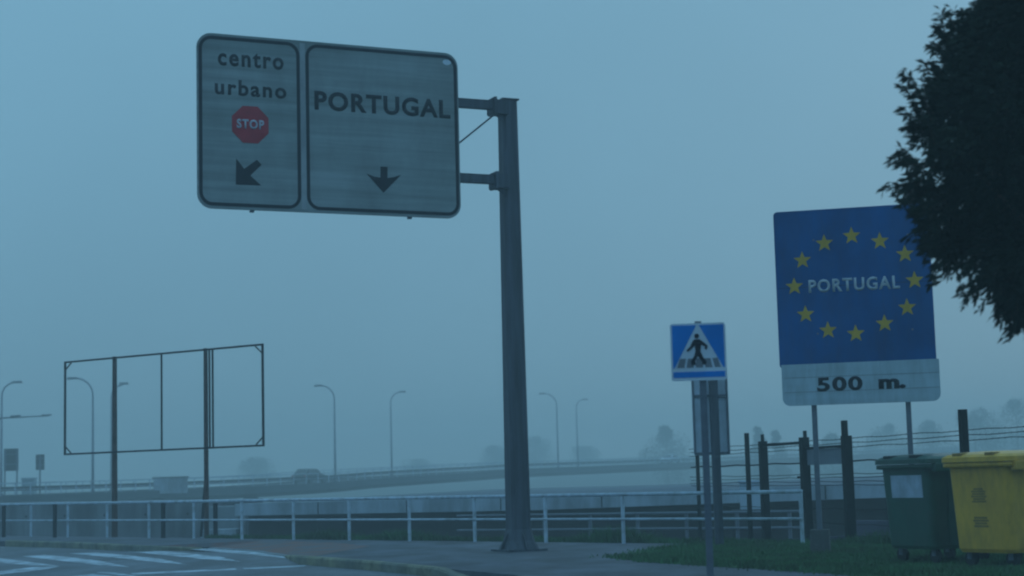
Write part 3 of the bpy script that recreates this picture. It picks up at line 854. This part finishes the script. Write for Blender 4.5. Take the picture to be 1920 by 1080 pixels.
def on_short(b, W, HB, HT, y0, y1, z0, z1, m, name, push=0.004):   # a flat label lying on the sloping short side at -x
    def X(z):
        k = 0.90 + (0.985 - 0.90) * (z - HB - 0.05) / (HT - 0.06 - HB - 0.05)
        return -W / 2 * k - push
    mb = MB().add([(X(z0), y1, z0), (X(z0), y0, z0), (X(z1), y0, z1), (X(z1), y1, z1),
                   (X(z0) + 0.008, y1, z0), (X(z0) + 0.008, y0, z0), (X(z1) + 0.008, y0, z1), (X(z1) + 0.008, y1, z1)],
                  [(0, 1, 2, 3), (0, 4, 5, 1), (1, 5, 6, 2), (2, 6, 7, 3), (3, 7, 4, 0)])
    return mb.build(name, m, b)
# green one: its short side faces the road
q = at(1764, 960, 25.0)
tg, b, W, D, HB, HT = container('dark green wheeled waste container with a white label, left of the yellow one', (q.x, q.y, 0.03), R(28), M['bin_green'], False)
on_short(b, W, HB, HT, -0.37, 0.29, 0.92, 1.24, M['label_white'], 'paper_label')
q = at(1897, 960, 23.4)
ty, b, W, D, HB, HT = container('bright yellow wheeled recycling container at the right edge of the picture', (q.x, q.y, 0.03), R(34), M['bin_yellow'], True)
for z0, z1, hh in ((0.86, 1.06, 6), (0.53, 0.68, 4)):       # two moulded marks on the short side
    for i in range(hh):
        a = z0 + (z1 - z0) * i / hh
        wd = (0.12, 0.1, 0.13, 0.11, 0.12, 0.08)[i]
        on_short(b, W, HB, HT, -wd, wd, a, a + (z1 - z0) / hh * 0.7, M['bin_mark'], 'moulded_mark', 0.003)

# ------------------------------------------------------------------ near tree
def leaf_mesh(spots, size, droop, name, m, parent):
    mb_v, mb_f = [], []
    for (p, c, dirv) in spots:
        d = (dirv + Vector((random.gauss(0, 0.5), random.gauss(0, 0.5), random.gauss(0, 0.35) - droop))).normalized()
        s = d.cross(Vector((random.gauss(0, 1), random.gauss(0, 1), random.gauss(0, 1)))).normalized()
        l = size * random.uniform(0.6, 1.25); w = l * random.uniform(0.12, 0.2)
        o = len(mb_v)
        mid = p + d * l * 0.45 + Vector((0, 0, 0.06 * l))
        mb_v += [p, mid - s * w, p + d * l, mid + s * w]
        mb_f += [(o, o + 1, o + 2), (o, o + 2, o + 3)]
    me = bpy.data.meshes.new(name)
    me.from_pydata([tuple(v) for v in mb_v], [], mb_f)
    me.materials.append(m)
    ob = bpy.data.objects.new(name, me)
    COL.objects.link(ob)
    ob.parent = parent
    return ob
def near_tree():
    Y = 14.0
    base = at(2080, 900, Y)
    o = Vector((base.x, Y, 0.03))
    t = thing('broadleaf_tree', 'dark leafy broadleaf tree overhanging from the right side of the picture', 'tree', o)
    sc = Y / FPX
    lobes = []
    for px, py, r in ((1820, 100, 52), (1780, 185, 40), (1750, 235, 26), (1765, 300, 44), (1735, 335, 22), (1762, 385, 36),
                      (1782, 445, 36), (1838, 135, 64), (1845, 220, 90), (1842, 330, 88), (1852, 430, 72), (1890, 510, 44), (1910, 560, 22),
                      (1880, 30, 55), (1930, 50, 100), (1920, 190, 130), (1920, 340, 130), (1935, 460, 105), (1965, 575, 50), (1980, -60, 130), (2020, 500, 120), (2040, 100, 170), (2060, 300, 180),
                      (2120, 480, 140), (2180, 50, 170), (2220, 250, 180), (2200, 410, 160), (2100, -110, 150), (2330, 180, 150), (2330, 350, 140)):
        p = at(px, py, Y) - o
        p.y += random.uniform(-0.25, 0.25) * (1 + r / 60)
        lobes.append((p, r * sc))
    spots = []
    for p, r in lobes:
        n = int(9000 * r ** 2 / 0.16 * (0.36 if r < 0.3 else 0.24))
        ry = max(r, 0.3) * 1.35
        for _ in range(n):
            u = Vector((random.gauss(0, 1), random.gauss(0, 1), random.gauss(0, 1))).normalized()
            k = random.random() ** 0.42 * random.uniform(0.8, 1.15)
            q = p + Vector((u.x * r * k, u.y * ry * k, u.z * r * k))
            spots.append((q, p, Vector((u.x - 0.7, u.y * 0.5, u.z * 0.4))))
    # leafy twigs that make the ragged edge: (root px, root py, tip px, tip py)
    twigs = []
    for a in ((1800, 95, 1762, 18), (1800, 100, 1745, 48), (1795, 130, 1733, 85), (1790, 150, 1726, 120), (1770, 190, 1720, 160), (1745, 230, 1672, 157), (1745, 240, 1688, 190), (1740, 245, 1690, 215),
              (1745, 270, 1700, 250), (1735, 310, 1672, 285), (1735, 325, 1661, 318), (1735, 340, 1668, 345), (1745, 360, 1684, 378), (1750, 385, 1697, 405), (1765, 420, 1712, 440), (1770, 450, 1728, 478),
              (1785, 480, 1745, 512), (1800, 490, 1765, 522), (1835, 90, 1798, 55), (1850, 60, 1822, 4), (1870, 40, 1842, -20), (1815, 500, 1790, 530), (1840, 520, 1800, 545), (1855, 530, 1822, 566),
              (1870, 540, 1840, 588), (1890, 560, 1858, 602), (1910, 570, 1880, 618), (1935, 590, 1905, 625), (1960, 600, 1935, 632), (1880, 500, 1860, 555), (1900, 545, 1895, 600)):
        for _ in range(3):
            p = at(a[0] + random.gauss(0, 7), a[1] + random.gauss(0, 7), Y) - o; q = at(a[2] + 20 + random.gauss(0, 7), a[3] - 4 + random.gauss(0, 7), Y) - o
            dy = random.uniform(-0.35, 0.35); p.y += dy; q.y += dy * 1.3
            twigs.append((p, q))
    for p, r in lobes:                                   # and finer ones all round the rest of the crown
        for _ in range(int(10 + 60 * r)):
            u = Vector((random.gauss(0, 1), random.gauss(0, 1), random.gauss(0, 0.7))).normalized()
            if p.x < -0.75 and u.x < 0.2: continue
            twigs.append((p + u * r * 0.6, p + u * (r * 0.95 + random.uniform(0.05, 0.22)) + Vector((0, 0, -0.05))))
    for p, q in twigs:
        d = (q - p)
        nl = int(d.length / 0.011) + 6
        for k in range(nl):
            u = (k + 0.5) / nl
            c = p + d * u + Vector((0, 0, 0.035 * math.sin(u * 3.1)))
            sd = Vector((-0.9, random.gauss(0, 0.5), -0.35)) * 0.8 + d.normalized() * 0.6 + Vector((random.gauss(0, .3), 0, random.gauss(0, .3)))
            spots.append((c + Vector((random.gauss(0, .012), random.gauss(0, .03), random.gauss(0, .012))), c, sd))
    leaf_mesh(spots, 0.085, 0.3, 'crown', M['leaf'], t)
    tr = MB()
    top = Vector((0.05, 0.05, 3.6))
    tr.tube([(0, 0, -0.2), (0.03, 0, 0.6), (-0.02, 0.03, 1.8), (0.02, 0.03, 2.8), top, (0, 0.1, 5.0)], [0.2, 0.15, 0.13, 0.12, 0.1, 0.04], 12)
    trunk = tr.build('trunk', M['wood'], t, smooth=True)
    lim = MB()
    for p, r in lobes:
        st = Vector((0.02, 0.03, random.uniform(2.2, 3.8)))
        mid = (st + p) / 2 + Vector((random.gauss(0, 0.06), random.gauss(0, 0.06), 0.12))
        lim.tube([st, mid, p], [0.04, 0.022, 0.006], 6)
        for _ in range(5):
            u = Vector((random.gauss(0, 1), random.gauss(0, 1), random.gauss(0, 1))).normalized()
            lim.tube([p, p + u * r * 0.85], [0.008, 0.003], 4)
    for p, q in twigs: lim.tube([p, q], [0.006, 0.002], 3)
    lim.build('limbs', M['wood'], trunk)
near_tree()

# ------------------------------------------------------------------ bridge deck beyond the hollow, walls
def bridge_deck():
    a = at(440, 945, 62.0); b = at(1000, 932, 56.0); c = at(1700, 904, 50.0); d = at(2300, 880, 46)
    pts = [a, b, c, d]
    t = thing('bridge_deck', 'low concrete bridge deck with a pale edge beam beyond the white railing', 'bridge', (b.x, b.y, hgt(b.x, b.y)), 0)
    O = Vector((b.x, b.y, hgt(b.x, b.y)))
    L2 = [p - O for p in pts]
    back = Vector((0.16, 1, 0)).normalized()
    top = MB(); vs = []
    for p in L2: vs += [p + back * 0.35, p + back * 56]
    for p in L2: vs += [p + back * 0.35 - Vector((0, 0, 0.35)), p + back * 56 - Vector((0, 0, 0.35))]
    fs = []
    for i in range(3):
        j = i * 2
        fs += [(j, j + 2, j + 3, j + 1), (8 + j + 1, 8 + j + 3, 8 + j + 2, 8 + j), (j + 1, j + 3, 8 + j + 3, 8 + j + 1)]
    fs += [(0, 1, 9, 8), (7, 6, 14, 15)]
    top.add(vs, fs).build('carriageway', M['deck_top'], t)
    beam = MB(); vs = []
    for p in L2:
        vs += [p, p + back * 0.36 + Vector((0, 0, 0.0)), p + back * 0.36 - Vector((0, 0, 0.43)), p - Vector((0, 0, 0.43))]
    fs = [(i * 4 + j, (i + 1) * 4 + j, (i + 1) * 4 + (j + 1) % 4, i * 4 + (j + 1) % 4) for i in range(3) for j in range(4)]
    fs += [(0, 1, 2, 3), (15, 14, 13, 12)]
    beam.add([(x, y, z + 0.006) for x, y, z in vs], fs).build('edge_beam', M['pale_concrete'], t)
    for k in range(9):
        u = 0.3 + k * 0.3
        i = min(int(u), 2)
        p = L2[i].lerp(L2[i + 1], u - i)
        MB().box((p.x - 0.001, p.y - 0.006, p.z - 0.21), (0.03, 0.03, 0.4)).build('expansion_joint', M['dark_steel'], t)
    wl = MB()
    for i in range(3):
        p, q = L2[i] + back * 1.6, L2[i + 1] + back * 1.6
        wl.add([(p.x, p.y, -0.5), (q.x, q.y, -0.5), (q.x, q.y, q.z - 0.38), (p.x, p.y, p.z - 0.38)], [(0, 1, 2, 3)])
        p2, q2 = p + back * 0.6, q + back * 0.6
        wl.add([(p2.x, p2.y, -0.5), (q2.x, q2.y, -0.5), (q2.x, q2.y, q.z - 0.38), (p2.x, p2.y, p.z - 0.38)], [(3, 2, 1, 0)])
    wl.build('abutment', M['shaded_stone'], t)  # wall coloured dark to stand in for the deck's shadow
    # lighter stretch of wall on the right, behind the gate
    p, q = at(1600, 960, 47.5) - O, at(1820, 955, 44) - O
    MB().beam((p.x, p.y, 0.05), (q.x, q.y, 0.05), 0.4, 1.7).build('wing_wall', M['wall_dark'], t)
bridge_deck()
def pier_block():
    p = at(1409, 955, 48.5)
    t = thing('concrete_pier', 'pale concrete block standing against the deck edge behind the fence', 'concrete block', (p.x, p.y, hgt(p.x, p.y)), R(-8))
    z1 = at(1409, 905, 48.5).z - hgt(p.x, p.y)
    zp = at(1409, 955, 48.5).z - hgt(p.x, p.y)
    MB().box((0, 0, (z1 + zp) / 2), (0.62, 0.5, z1 - zp)).build('shaft', M['pier_pale'], t, bevel=0.02)
    MB().box((0, 0, zp / 2 - 0.15), (1.1, 0.7, zp + 0.3)).build('plinth', M['shaded_stone'], t, bevel=0.02)
    MB().box((0, 0, z1 + 0.03), (0.7, 0.58, 0.07)).build('cap', M['pier_pale'], t, bevel=0.01)
pier_block()
def left_wall():
    a, b = at(-160, 940, 74), at(402, 940, 66)
    O = Vector((b.x, b.y, hgt(b.x, b.y)))
    t = thing('retaining_wall', 'stained grey concrete retaining wall behind the railing on the left', 'wall', O, 0)
    za, zb = at(-160, 946, 74).z - O.z, at(402, 938, 66).z - O.z
    A = a - O
    dv = Vector((A.x, A.y, 0)); n = Vector((-dv.y, dv.x, 0)).normalized()
    if n.y < 0: n = -n
    w = MB()
    vs = [(0, 0, -0.5), (A.x, A.y, -0.5), (A.x, A.y, za), (0, 0, zb)]
    vs += [(x + n.x * 3, y + n.y * 3, z) for x, y, z in vs]
    w.add(vs, [(1, 0, 3, 2), (4, 5, 6, 7), (2, 3, 7, 6), (0, 4, 7, 3), (5, 1, 2, 6)]).build('wall_face', M['wall_grey'], t)
    for k in range(7):                                   # weep holes
        s = 0.08 + 0.13 * k
        c = dv * s - n * 0.02
        MB().tube([(c.x, c.y, zb * 0.72), (c.x + n.x * 0.1, c.y + n.y * 0.1, zb * 0.72)], 0.05, 8).build('weep_hole', M['dark_steel'], t)
    p, q = at(396, 990, 65.4) - O, at(446, 990, 64.4) - O
    MB().box(((p.x + q.x) / 2, (p.y + q.y) / 2 + 0.5, zb / 2 - 0.2), (q.x - p.x, 1.6, zb - 0.06)).build('end_block', M['concrete'], t, bevel=0.02)
    p, q = at(383, 990, 63.6) - O, at(443, 990, 62.8) - O
    MB().box(((p.x + q.x) / 2, (p.y + q.y) / 2, zb * 0.2 - 0.1), (q.x - p.x, 0.8, zb * 0.55)).build('footing_block', M['pale_concrete'], t, bevel=0.02)
left_wall()

# ------------------------------------------------------------------ viaduct
VP = [(-420, 100, 950), (-150, 112, 940), (0, 125, 933), (300, 145, 921.5), (600, 165, 907.5), (733, 180, 897), (900, 202, 886.5), (1000, 216, 880.5), (1300, 265, 868.5), (1600, 330, 854), (1800, 385, 845)]
ctrl = [at(x, y, Y) for x, Y, y in VP]
def catmull(P, n):
    out = []
    for i in range(len(P) - 1):
        p0, p1, p2, p3 = P[max(i - 1, 0)], P[i], P[i + 1], P[min(i + 2, len(P) - 1)]
        for k in range(n):
            u = k / n
            out.append(0.5 * ((2 * p1) + (p2 - p0) * u + (2 * p0 - 5 * p1 + 4 * p2 - p3) * u * u + (3 * p1 - p0 - 3 * p2 + p3) * u ** 3))
    out.append(P[-1]); return out
path = catmull(ctrl, 12)                                # near (front) edge of the deck
nrm = []
for i in range(len(path)):
    d = path[min(i + 1, len(path) - 1)] - path[max(i - 1, 0)]
    n = Vector((-d.y, d.x, 0)).normalized()
    nrm.append(n)
def vp(f, o):                                           # point at fractional index f, o metres in from the near edge
    i = min(int(f), len(path) - 2); u = f - i
    return path[i].lerp(path[i + 1], u) + nrm[i].lerp(nrm[i + 1], u) * o
def f_at(px, o):
    lo, hi = 0.0, len(path) - 1.001
    for _ in range(50):
        m = (lo + hi) / 2
        if px_of(vp(m, o)) < px: lo = m
        else: hi = m
    return lo
VW = 9.0
O = Vector((path[40].x, path[40].y, hgt(path[40].x, path[40].y)))
vt = thing('viaduct', 'long elevated road viaduct fading into the fog across the background', 'viaduct', O, 0)
def sweep(sec, pts=path):
    mb = MB(); m = len(sec); vs = []
    for p, n in zip(pts, nrm):
        for o, z in sec: vs.append(p + n * o + Vector((0, 0, z)) - O)
    fs = [(i * m + j, i * m + (j + 1) % m, (i + 1) * m + (j + 1) % m, (i + 1) * m + j) for i in range(len(pts) - 1) for j in range(m)]
    fs += [tuple(range(m))[::-1], tuple((len(pts) - 1) * m + j for j in range(m))]
    return mb.add(vs, fs)
sweep([(0, 0.1), (0, -0.55), (0.9, -0.92), (VW - 0.9, -0.92), (VW, -0.55), (VW, 0.1), (VW - 0.3, 0.1), (VW - 0.3, -0.02), (0.3, -0.02), (0.3, 0.1)]).build('deck', M['viaduct'], vt)
for o, nm in ((0.12, 'front'), (VW - 0.12, 'rear')):
    r = MB()
    for z, w in ((1.02, 0.07), (0.55, 0.05)):
        for i in range(len(path) - 1):
            a, b = path[i] + nrm[i] * o - O, path[i + 1] + nrm[i + 1] * o - O
            r.beam(a + Vector((0, 0, z)), b + Vector((0, 0, z)), w, w)
    acc, nextp = 0, 0
    for i in range(len(path) - 1):
        seg = (path[i + 1] - path[i]).length
        while nextp < acc + seg:
            p = path[i].lerp(path[i + 1], (nextp - acc) / seg) + nrm[i] * o - O
            r.box((p.x, p.y, p.z + 0.55), (0.07, 0.07, 1.0)); nextp += 2.0
        acc += seg
    r.build('railing', M['rail_white'], vt)
cb = MB()
for i in range(len(path) - 1):
    a, b = path[i] + nrm[i] * 0.7 - O, path[i + 1] + nrm[i + 1] * 0.7 - O
    cb.beam(a + Vector((0, 0, 0.6)), b + Vector((0, 0, 0.6)), 0.08, 0.32)
cb.build('crash_barrier', M['dark_steel'], vt)
for px in (60, 330, 470, 1335, 1660):
    f = f_at(px, VW / 2)
    p = vp(f, VW / 2) - O
    z0 = hgt(p.x + O.x, p.y + O.y) - 0.3 - O.z
    MB().tube([(p.x, p.y, z0), (p.x, p.y, p.z - 0.9)], 0.7, 14).build('pier', M['viaduct'], vt, smooth=False)

# street lamps along the viaduct
def lamp(px, o, ytop, reach_px, label, drop=0.0):
    f = f_at(px, o)
    p = vp(f, o)
    H = at(px, ytop, p.y).z - p.z
    reach = abs(reach_px) / FPX * p.y
    sg = 1 if reach_px > 0 else -1
    t = thing('street_lamp', label, 'street lamp', (p.x, p.y, p.z - 0.02), 0, 'street lamps on the viaduct')
    r = min(reach * 0.75, 1.9)
    pts = [(0, 0, 0.0), (0, 0, H * 0.4), (0, 0, H - r)]
    for k in range(1, 9):
        a = R(90 * k / 8)
        pts.append((sg * r * (1 - math.cos(a)), 0, H - r + r * math.sin(a)))
    pts.append((sg * (reach - 0.5), 0, H + 0.02 - drop))
    MB().tube(pts, [0.12, 0.10] + [0.07] * (len(pts) - 2), 8).build('pole', M['lamp_pole'], t, smooth=True)
    hd = MB().add([(sg * (reach - 0.62), -0.1, H - 0.06 - drop), (sg * (reach - 0.62), 0.1, H - 0.06 - drop), (sg * (reach + 0.2), 0.16, H - 0.1 - drop), (sg * (reach + 0.2), -0.16, H - 0.1 - drop),
                   (sg * (reach - 0.62), -0.08, H + 0.1 - drop), (sg * (reach - 0.62), 0.08, H + 0.1 - drop), (sg * (reach + 0.12), 0.1, H + 0.1 - drop), (sg * (reach + 0.12), -0.1, H + 0.1 - drop)],
                  [(0, 1, 2, 3), (7, 6, 5, 4), (0, 4, 5, 1), (1, 5, 6, 2), (2, 6, 7, 3), (3, 7, 4, 0)])
    hd.build('lamp_head', M['lamp_head'], t)
    MB().tube([(0, 0, -0.05), (0, 0, 0.25)], 0.2, 8).build('base', M['galv'], t)
    return t
lamp(2, VW - 0.5, 717, 34, 'curved street lamp at the left edge, arm to the right, above the dark sign backs')
lamp(174, 0.5, 708, -44, 'street lamp seen through the left panel of the billboard frame, arm curving left')
lamp(209, VW - 0.5, 722, 28, 'street lamp whose arm peeks out right of the rusty billboard post', -0.12)
lamp(629, 0.5, 722, -34, 'street lamp with arm to the left, rising just right of the dark car')
lamp(735, VW - 0.5, 735, 26, 'street lamp with arm to the right, midway between billboard frame and sign pole')
lamp(1047, 0.5, 737, -30, 'faint street lamp, arm to the left, just right of the tall sign pole')
lamp(1084, VW - 0.5, 749, 20, 'faintest street lamp, between the tall sign pole and the pedestrian sign')
def twin_lamp():
    f = f_at(-14, 0.6); p = vp(f, 0.6)
    t = thing('street_lamp', 'lamp with a long straight arm carrying two lanterns at the left edge', 'street lamp', (p.x, p.y, p.z), 0, 'street lamps on the viaduct')
    m = p.y / FPX
    H = at(-14, 783, p.y).z - p.z
    MB().tube([(0, 0, 0), (0, 0, H - 0.6), (0.1, 0, H - 0.25), (0.6, 0, H - 0.05), (100 * m, 0, H + 0.02)], [0.12, 0.08, 0.07, 0.06, 0.04], 8).build('pole', M['galv'], t, smooth=True)
    for px in (40, 98):
        x = px * m
        MB().box((x, 0, H + 0.06), (0.55, 0.24, 0.13)).box((x + 0.32, 0, H + 0.09), (0.24, 0.2, 0.1)).build('lamp_head', M['lamp_head'], t, bevel=0.02)
twin_lamp()

# signs seen from behind at the left end of the viaduct
def far_sign(pxl, pxr, yt, yb2, legs, label):
    px = (pxl + pxr) / 2
    f = f_at(px, VW + 0.8); p = vp(f, VW - 0.6)
    t = thing('road_sign_back', label, 'road sign', (p.x, p.y, p.z - 0.05), 0)
    m = p.y / FPX
    zt, zb = at(px, yt, p.y).z - p.z, at(px, yb2, p.y).z - p.z
    w = (pxr - pxl) * m
    cx = at(px, yb2, p.y).x - p.x
    pl = MB().prism(rr(cx - w / 2, zb, cx + w / 2, zt, 0.06), 0.0, 0.04).build('sign_plate', M['dark_steel'], t)
    MB().box((cx, -0.04, zb + (zt - zb) * 0.3), (w * 0.9, 0.04, 0.08)).box((cx, -0.04, zb + (zt - zb) * 0.75), (w * 0.9, 0.04, 0.08)).build('back_rail', M['galv'], pl)
    for u in legs:
        MB().box((cx + u * w, 0.0, (zt + 0.0) / 2 - 0.1), (0.12, 0.08, zt)).build('post', M['galv'], t)
far_sign(7, 34, 840, 882, (-0.42, 0.42), 'larger dark sign back on two legs near the left edge')
far_sign(67, 83, 851, 880, (0,), 'narrow dark sign back on one leg left of the billboard frame')
def far_box(pxl, pxr, yt, yb2, off_, label, nm, cat, m1, m2, depth):
    px = (pxl + pxr) / 2
    f = f_at(px, off_); p = vp(f, off_)
    zt = at(px, yt, p.y).z
    t = thing(nm, label, cat, (p.x, p.y, p.z), 0)
    w = (pxr - pxl) * p.y / FPX
    h = zt - p.z
    MB().box((0, 0, h / 2 - 0.15), (w * 0.94, depth, h + 0.1)).build('body', m1, t, bevel=0.02)
    MB().box((0, 0, h - 0.06), (w, depth + 0.15, 0.14)).build('cap', m2, t, bevel=0.01)
    MB().box((-w * 0.02, -depth / 2 - 0.01, h * 0.38), (0.04, 0.03, h * 0.7)).build('joint', m2, t)
far_box(288, 352, 894, 922, -0.55, 'pale concrete block with a darker cap slab on the viaduct edge, between the billboard posts', 'concrete_block', 'concrete block', M['pale_concrete'], M['wall_grey'], 0.9)
far_box(42, 67, 896, 906, VW + 0.4, 'small pale utility cabinet far behind the viaduct railing near the left edge', 'utility_cabinet', 'cabinet', M['cabinet'], M['cabinet'], 0.8)

# cars on the viaduct
def car(px, o, label, m, rev, tilt=0.0):
    f = f_at(px, o); p = vp(f, o); d = vp(f + 0.2, o) - p
    rz = math.atan2(d.y, d.x) + (math.pi if rev else 0)
    t = thing('car', label, 'car', (p.x, p.y, p.z), rz)
    prof = [(-2.05, 0.3), (2.0, 0.3), (2.1, 0.55), (2.02, 0.74), (1.1, 0.9), (-1.75, 0.95), (-2.05, 0.85), (-2.12, 0.5)]
    MB().prism(prof, -0.86, 0.86).build('body', m, t, bevel=0.04)
    cab = MB()
    lo = [(-1.85, 0.92), (1.15, 0.88)]; 
    vs = []
    for x, y, z in ((-1.8, 0.82, 0.92), (1.2, 0.82, 0.87), (0.35, 0.66, 1.44), (-1.25, 0.66, 1.46)):
        vs += [(x, -y, z), (x, y, z)]
    cab.add(vs, [(0, 2, 4, 6), (1, 7, 5, 3), (2, 3, 5, 4), (0, 6, 7, 1), (4, 5, 7, 6), (0, 1, 3, 2)])
    c = cab.build('cabin', m, t, bevel=0.05)
    for s in (-1, 1):
        MB().add([(-1.55, s * 0.822, 0.96), (0.85, s * 0.818, 0.94), (0.25, s * 0.685, 1.38), (-1.15, s * 0.685, 1.39)], [(0, 1, 2, 3) if s < 0 else (3, 2, 1, 0)]).build('side_window', M['glass'], c)
        MB().box((-2.1, s * 0.66, 0.72), (0.06, 0.26, 0.18)).build('tail_light', M['tail'], t)
        MB().box((2.07, s * 0.62, 0.62), (0.06, 0.34, 0.14)).build('headlight', M['label_white'], t)
    MB().add([(-1.80, -0.7, 0.98), (-1.80, 0.7, 0.98), (-1.315, 0.58, 1.41), (-1.315, -0.58, 1.41)], [(3, 2, 1, 0)]).build('rear_window', M['glass'], c)
    MB().add([(1.14, -0.7, 0.93), (1.14, 0.7, 0.93), (0.42, 0.58, 1.41), (0.42, -0.58, 1.41)], [(0, 1, 2, 3)]).build('windscreen', M['glass'], c)
    for x in (-1.3, 1.3):
        for s in (-1, 1):
            w = MB().tube([(x, s * 0.7, 0.31), (x, s * 0.9, 0.31)], 0.31, 16).build('wheel', M['rubber'], t)
            MB().tube([(x, s * 0.89, 0.31), (x, s * 0.915, 0.31)], 0.19, 10).build('rim', M['galv'], w)
    return t
car(581, 3.0, 'dark car driving on the viaduct left of a street lamp', M['car_dark'], False)
car(1256, 3.0, 'small white car far along the viaduct left of the pedestrian sign post', M['car_white'], True)

# ------------------------------------------------------------------ trees fading in the fog
def fog_tree(px, ytop, wpx, Y, label, tall=False):
    b = at(px, 890, Y)
    z0 = hgt(b.x, Y) - 0.2
    top = at(px, ytop, Y).z
    w = wpx * Y / FPX
    t = thing('tree', label, 'tree', (b.x, Y, z0), 0, 'trees fading into the fog')
    H = top - z0
    rnd = random.Random(int(px))
    spots = []
    nl = 14
    for i in range(nl):
        u = (i + 0.5) / nl
        hz = H * (0.22 + 0.72 * u)
        rad = w / 2 * (math.sin(math.pi * min(1, 0.25 + 0.7 * u)) if not tall else 0.9 * (1 - u * 0.8))
        a = rnd.uniform(0, 6.28); k = rnd.uniform(0.2, 0.7) * rad
        c = Vector((math.cos(a) * k, math.sin(a) * k, hz))
        r = max(0.5, rad * rnd.uniform(0.35, 0.75))
        for _ in range(330):
            v = Vector((rnd.gauss(0, 1), rnd.gauss(0, 1), rnd.gauss(0, 1))).normalized() * r * rnd.random() ** 0.4
            v.z *= 0.8
            q = c + v
            if q.z > H: q.z = H - rnd.random() * 0.5
            spots.append((q, c, v.normalized() if v.length else Vector((0, 0, 1))))
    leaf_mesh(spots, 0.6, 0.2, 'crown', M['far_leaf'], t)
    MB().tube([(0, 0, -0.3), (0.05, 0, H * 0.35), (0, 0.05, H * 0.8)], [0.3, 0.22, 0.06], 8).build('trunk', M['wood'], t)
for a in ((478, 858, 100, 330, 'low hazy tree behind the viaduct, left of the dark car'),
          (785, 862, 60, 380, 'very faint tree behind the viaduct, just right of the second free-standing street lamp'),
          (925, 836, 80, 370, 'faint tree behind the viaduct immediately left of the tall sign pole'),
          (1005, 818, 90, 360, 'faint tree behind the viaduct immediately right of the tall sign pole'),
          (1095, 838, 70, 380, 'faint low tree behind the faintest street lamp'),
          (1252, 793, 125, 265, 'broad hazy tree just left of the pedestrian sign post'),
          (1425, 794, 66, 240, 'narrow pointed hazy tree seen above the gate, left one of the pair', True),
          (1460, 802, 58, 245, 'shorter pointed hazy tree seen above the gate top bar', True),
          (1562, 810, 100, 250, 'hazy tree seen between the two posts of the star sign, near its left post'),
          (1632, 832, 60, 310, 'low hazy bush-like tree between the posts of the star sign'),
          (1672, 792, 110, 300, 'hazy tree directly left of the right post of the star sign'),
          (1752, 785, 130, 270, 'hazy tree between the star sign and the rightmost fence post'),
          (1832, 765, 190, 250, 'hazy tree behind the rightmost fence post, above the yellow container'),
          (1912, 742, 210, 255, 'tallest hazy tree at the right edge, above the yellow container')):
    fog_tree(a[0], a[1], a[2], a[3] * 1.42, *a[4:])

# ------------------------------------------------------------------ fog
hz = MB().box((0, 265, 8.2), (900, 710, 26.0)).build('haze', bpy.data.materials.new('haze'))
hm = hz.data.materials[0]
hm.use_nodes = True
hm.node_tree.nodes.clear()
ho = hm.node_tree.nodes.new('ShaderNodeOutputMaterial')
hv = hm.node_tree.nodes.new('ShaderNodeVolumePrincipled')
hv.inputs['Color'].default_value = (0.90, 0.97, 0.985, 1)
hv.inputs['Density'].default_value = HAZE_DENSITY
hv.inputs['Anisotropy'].default_value = 0.0
hm.node_tree.links.new(hv.outputs[0], ho.inputs['Volume'])
tag(hz, kind='stuff')
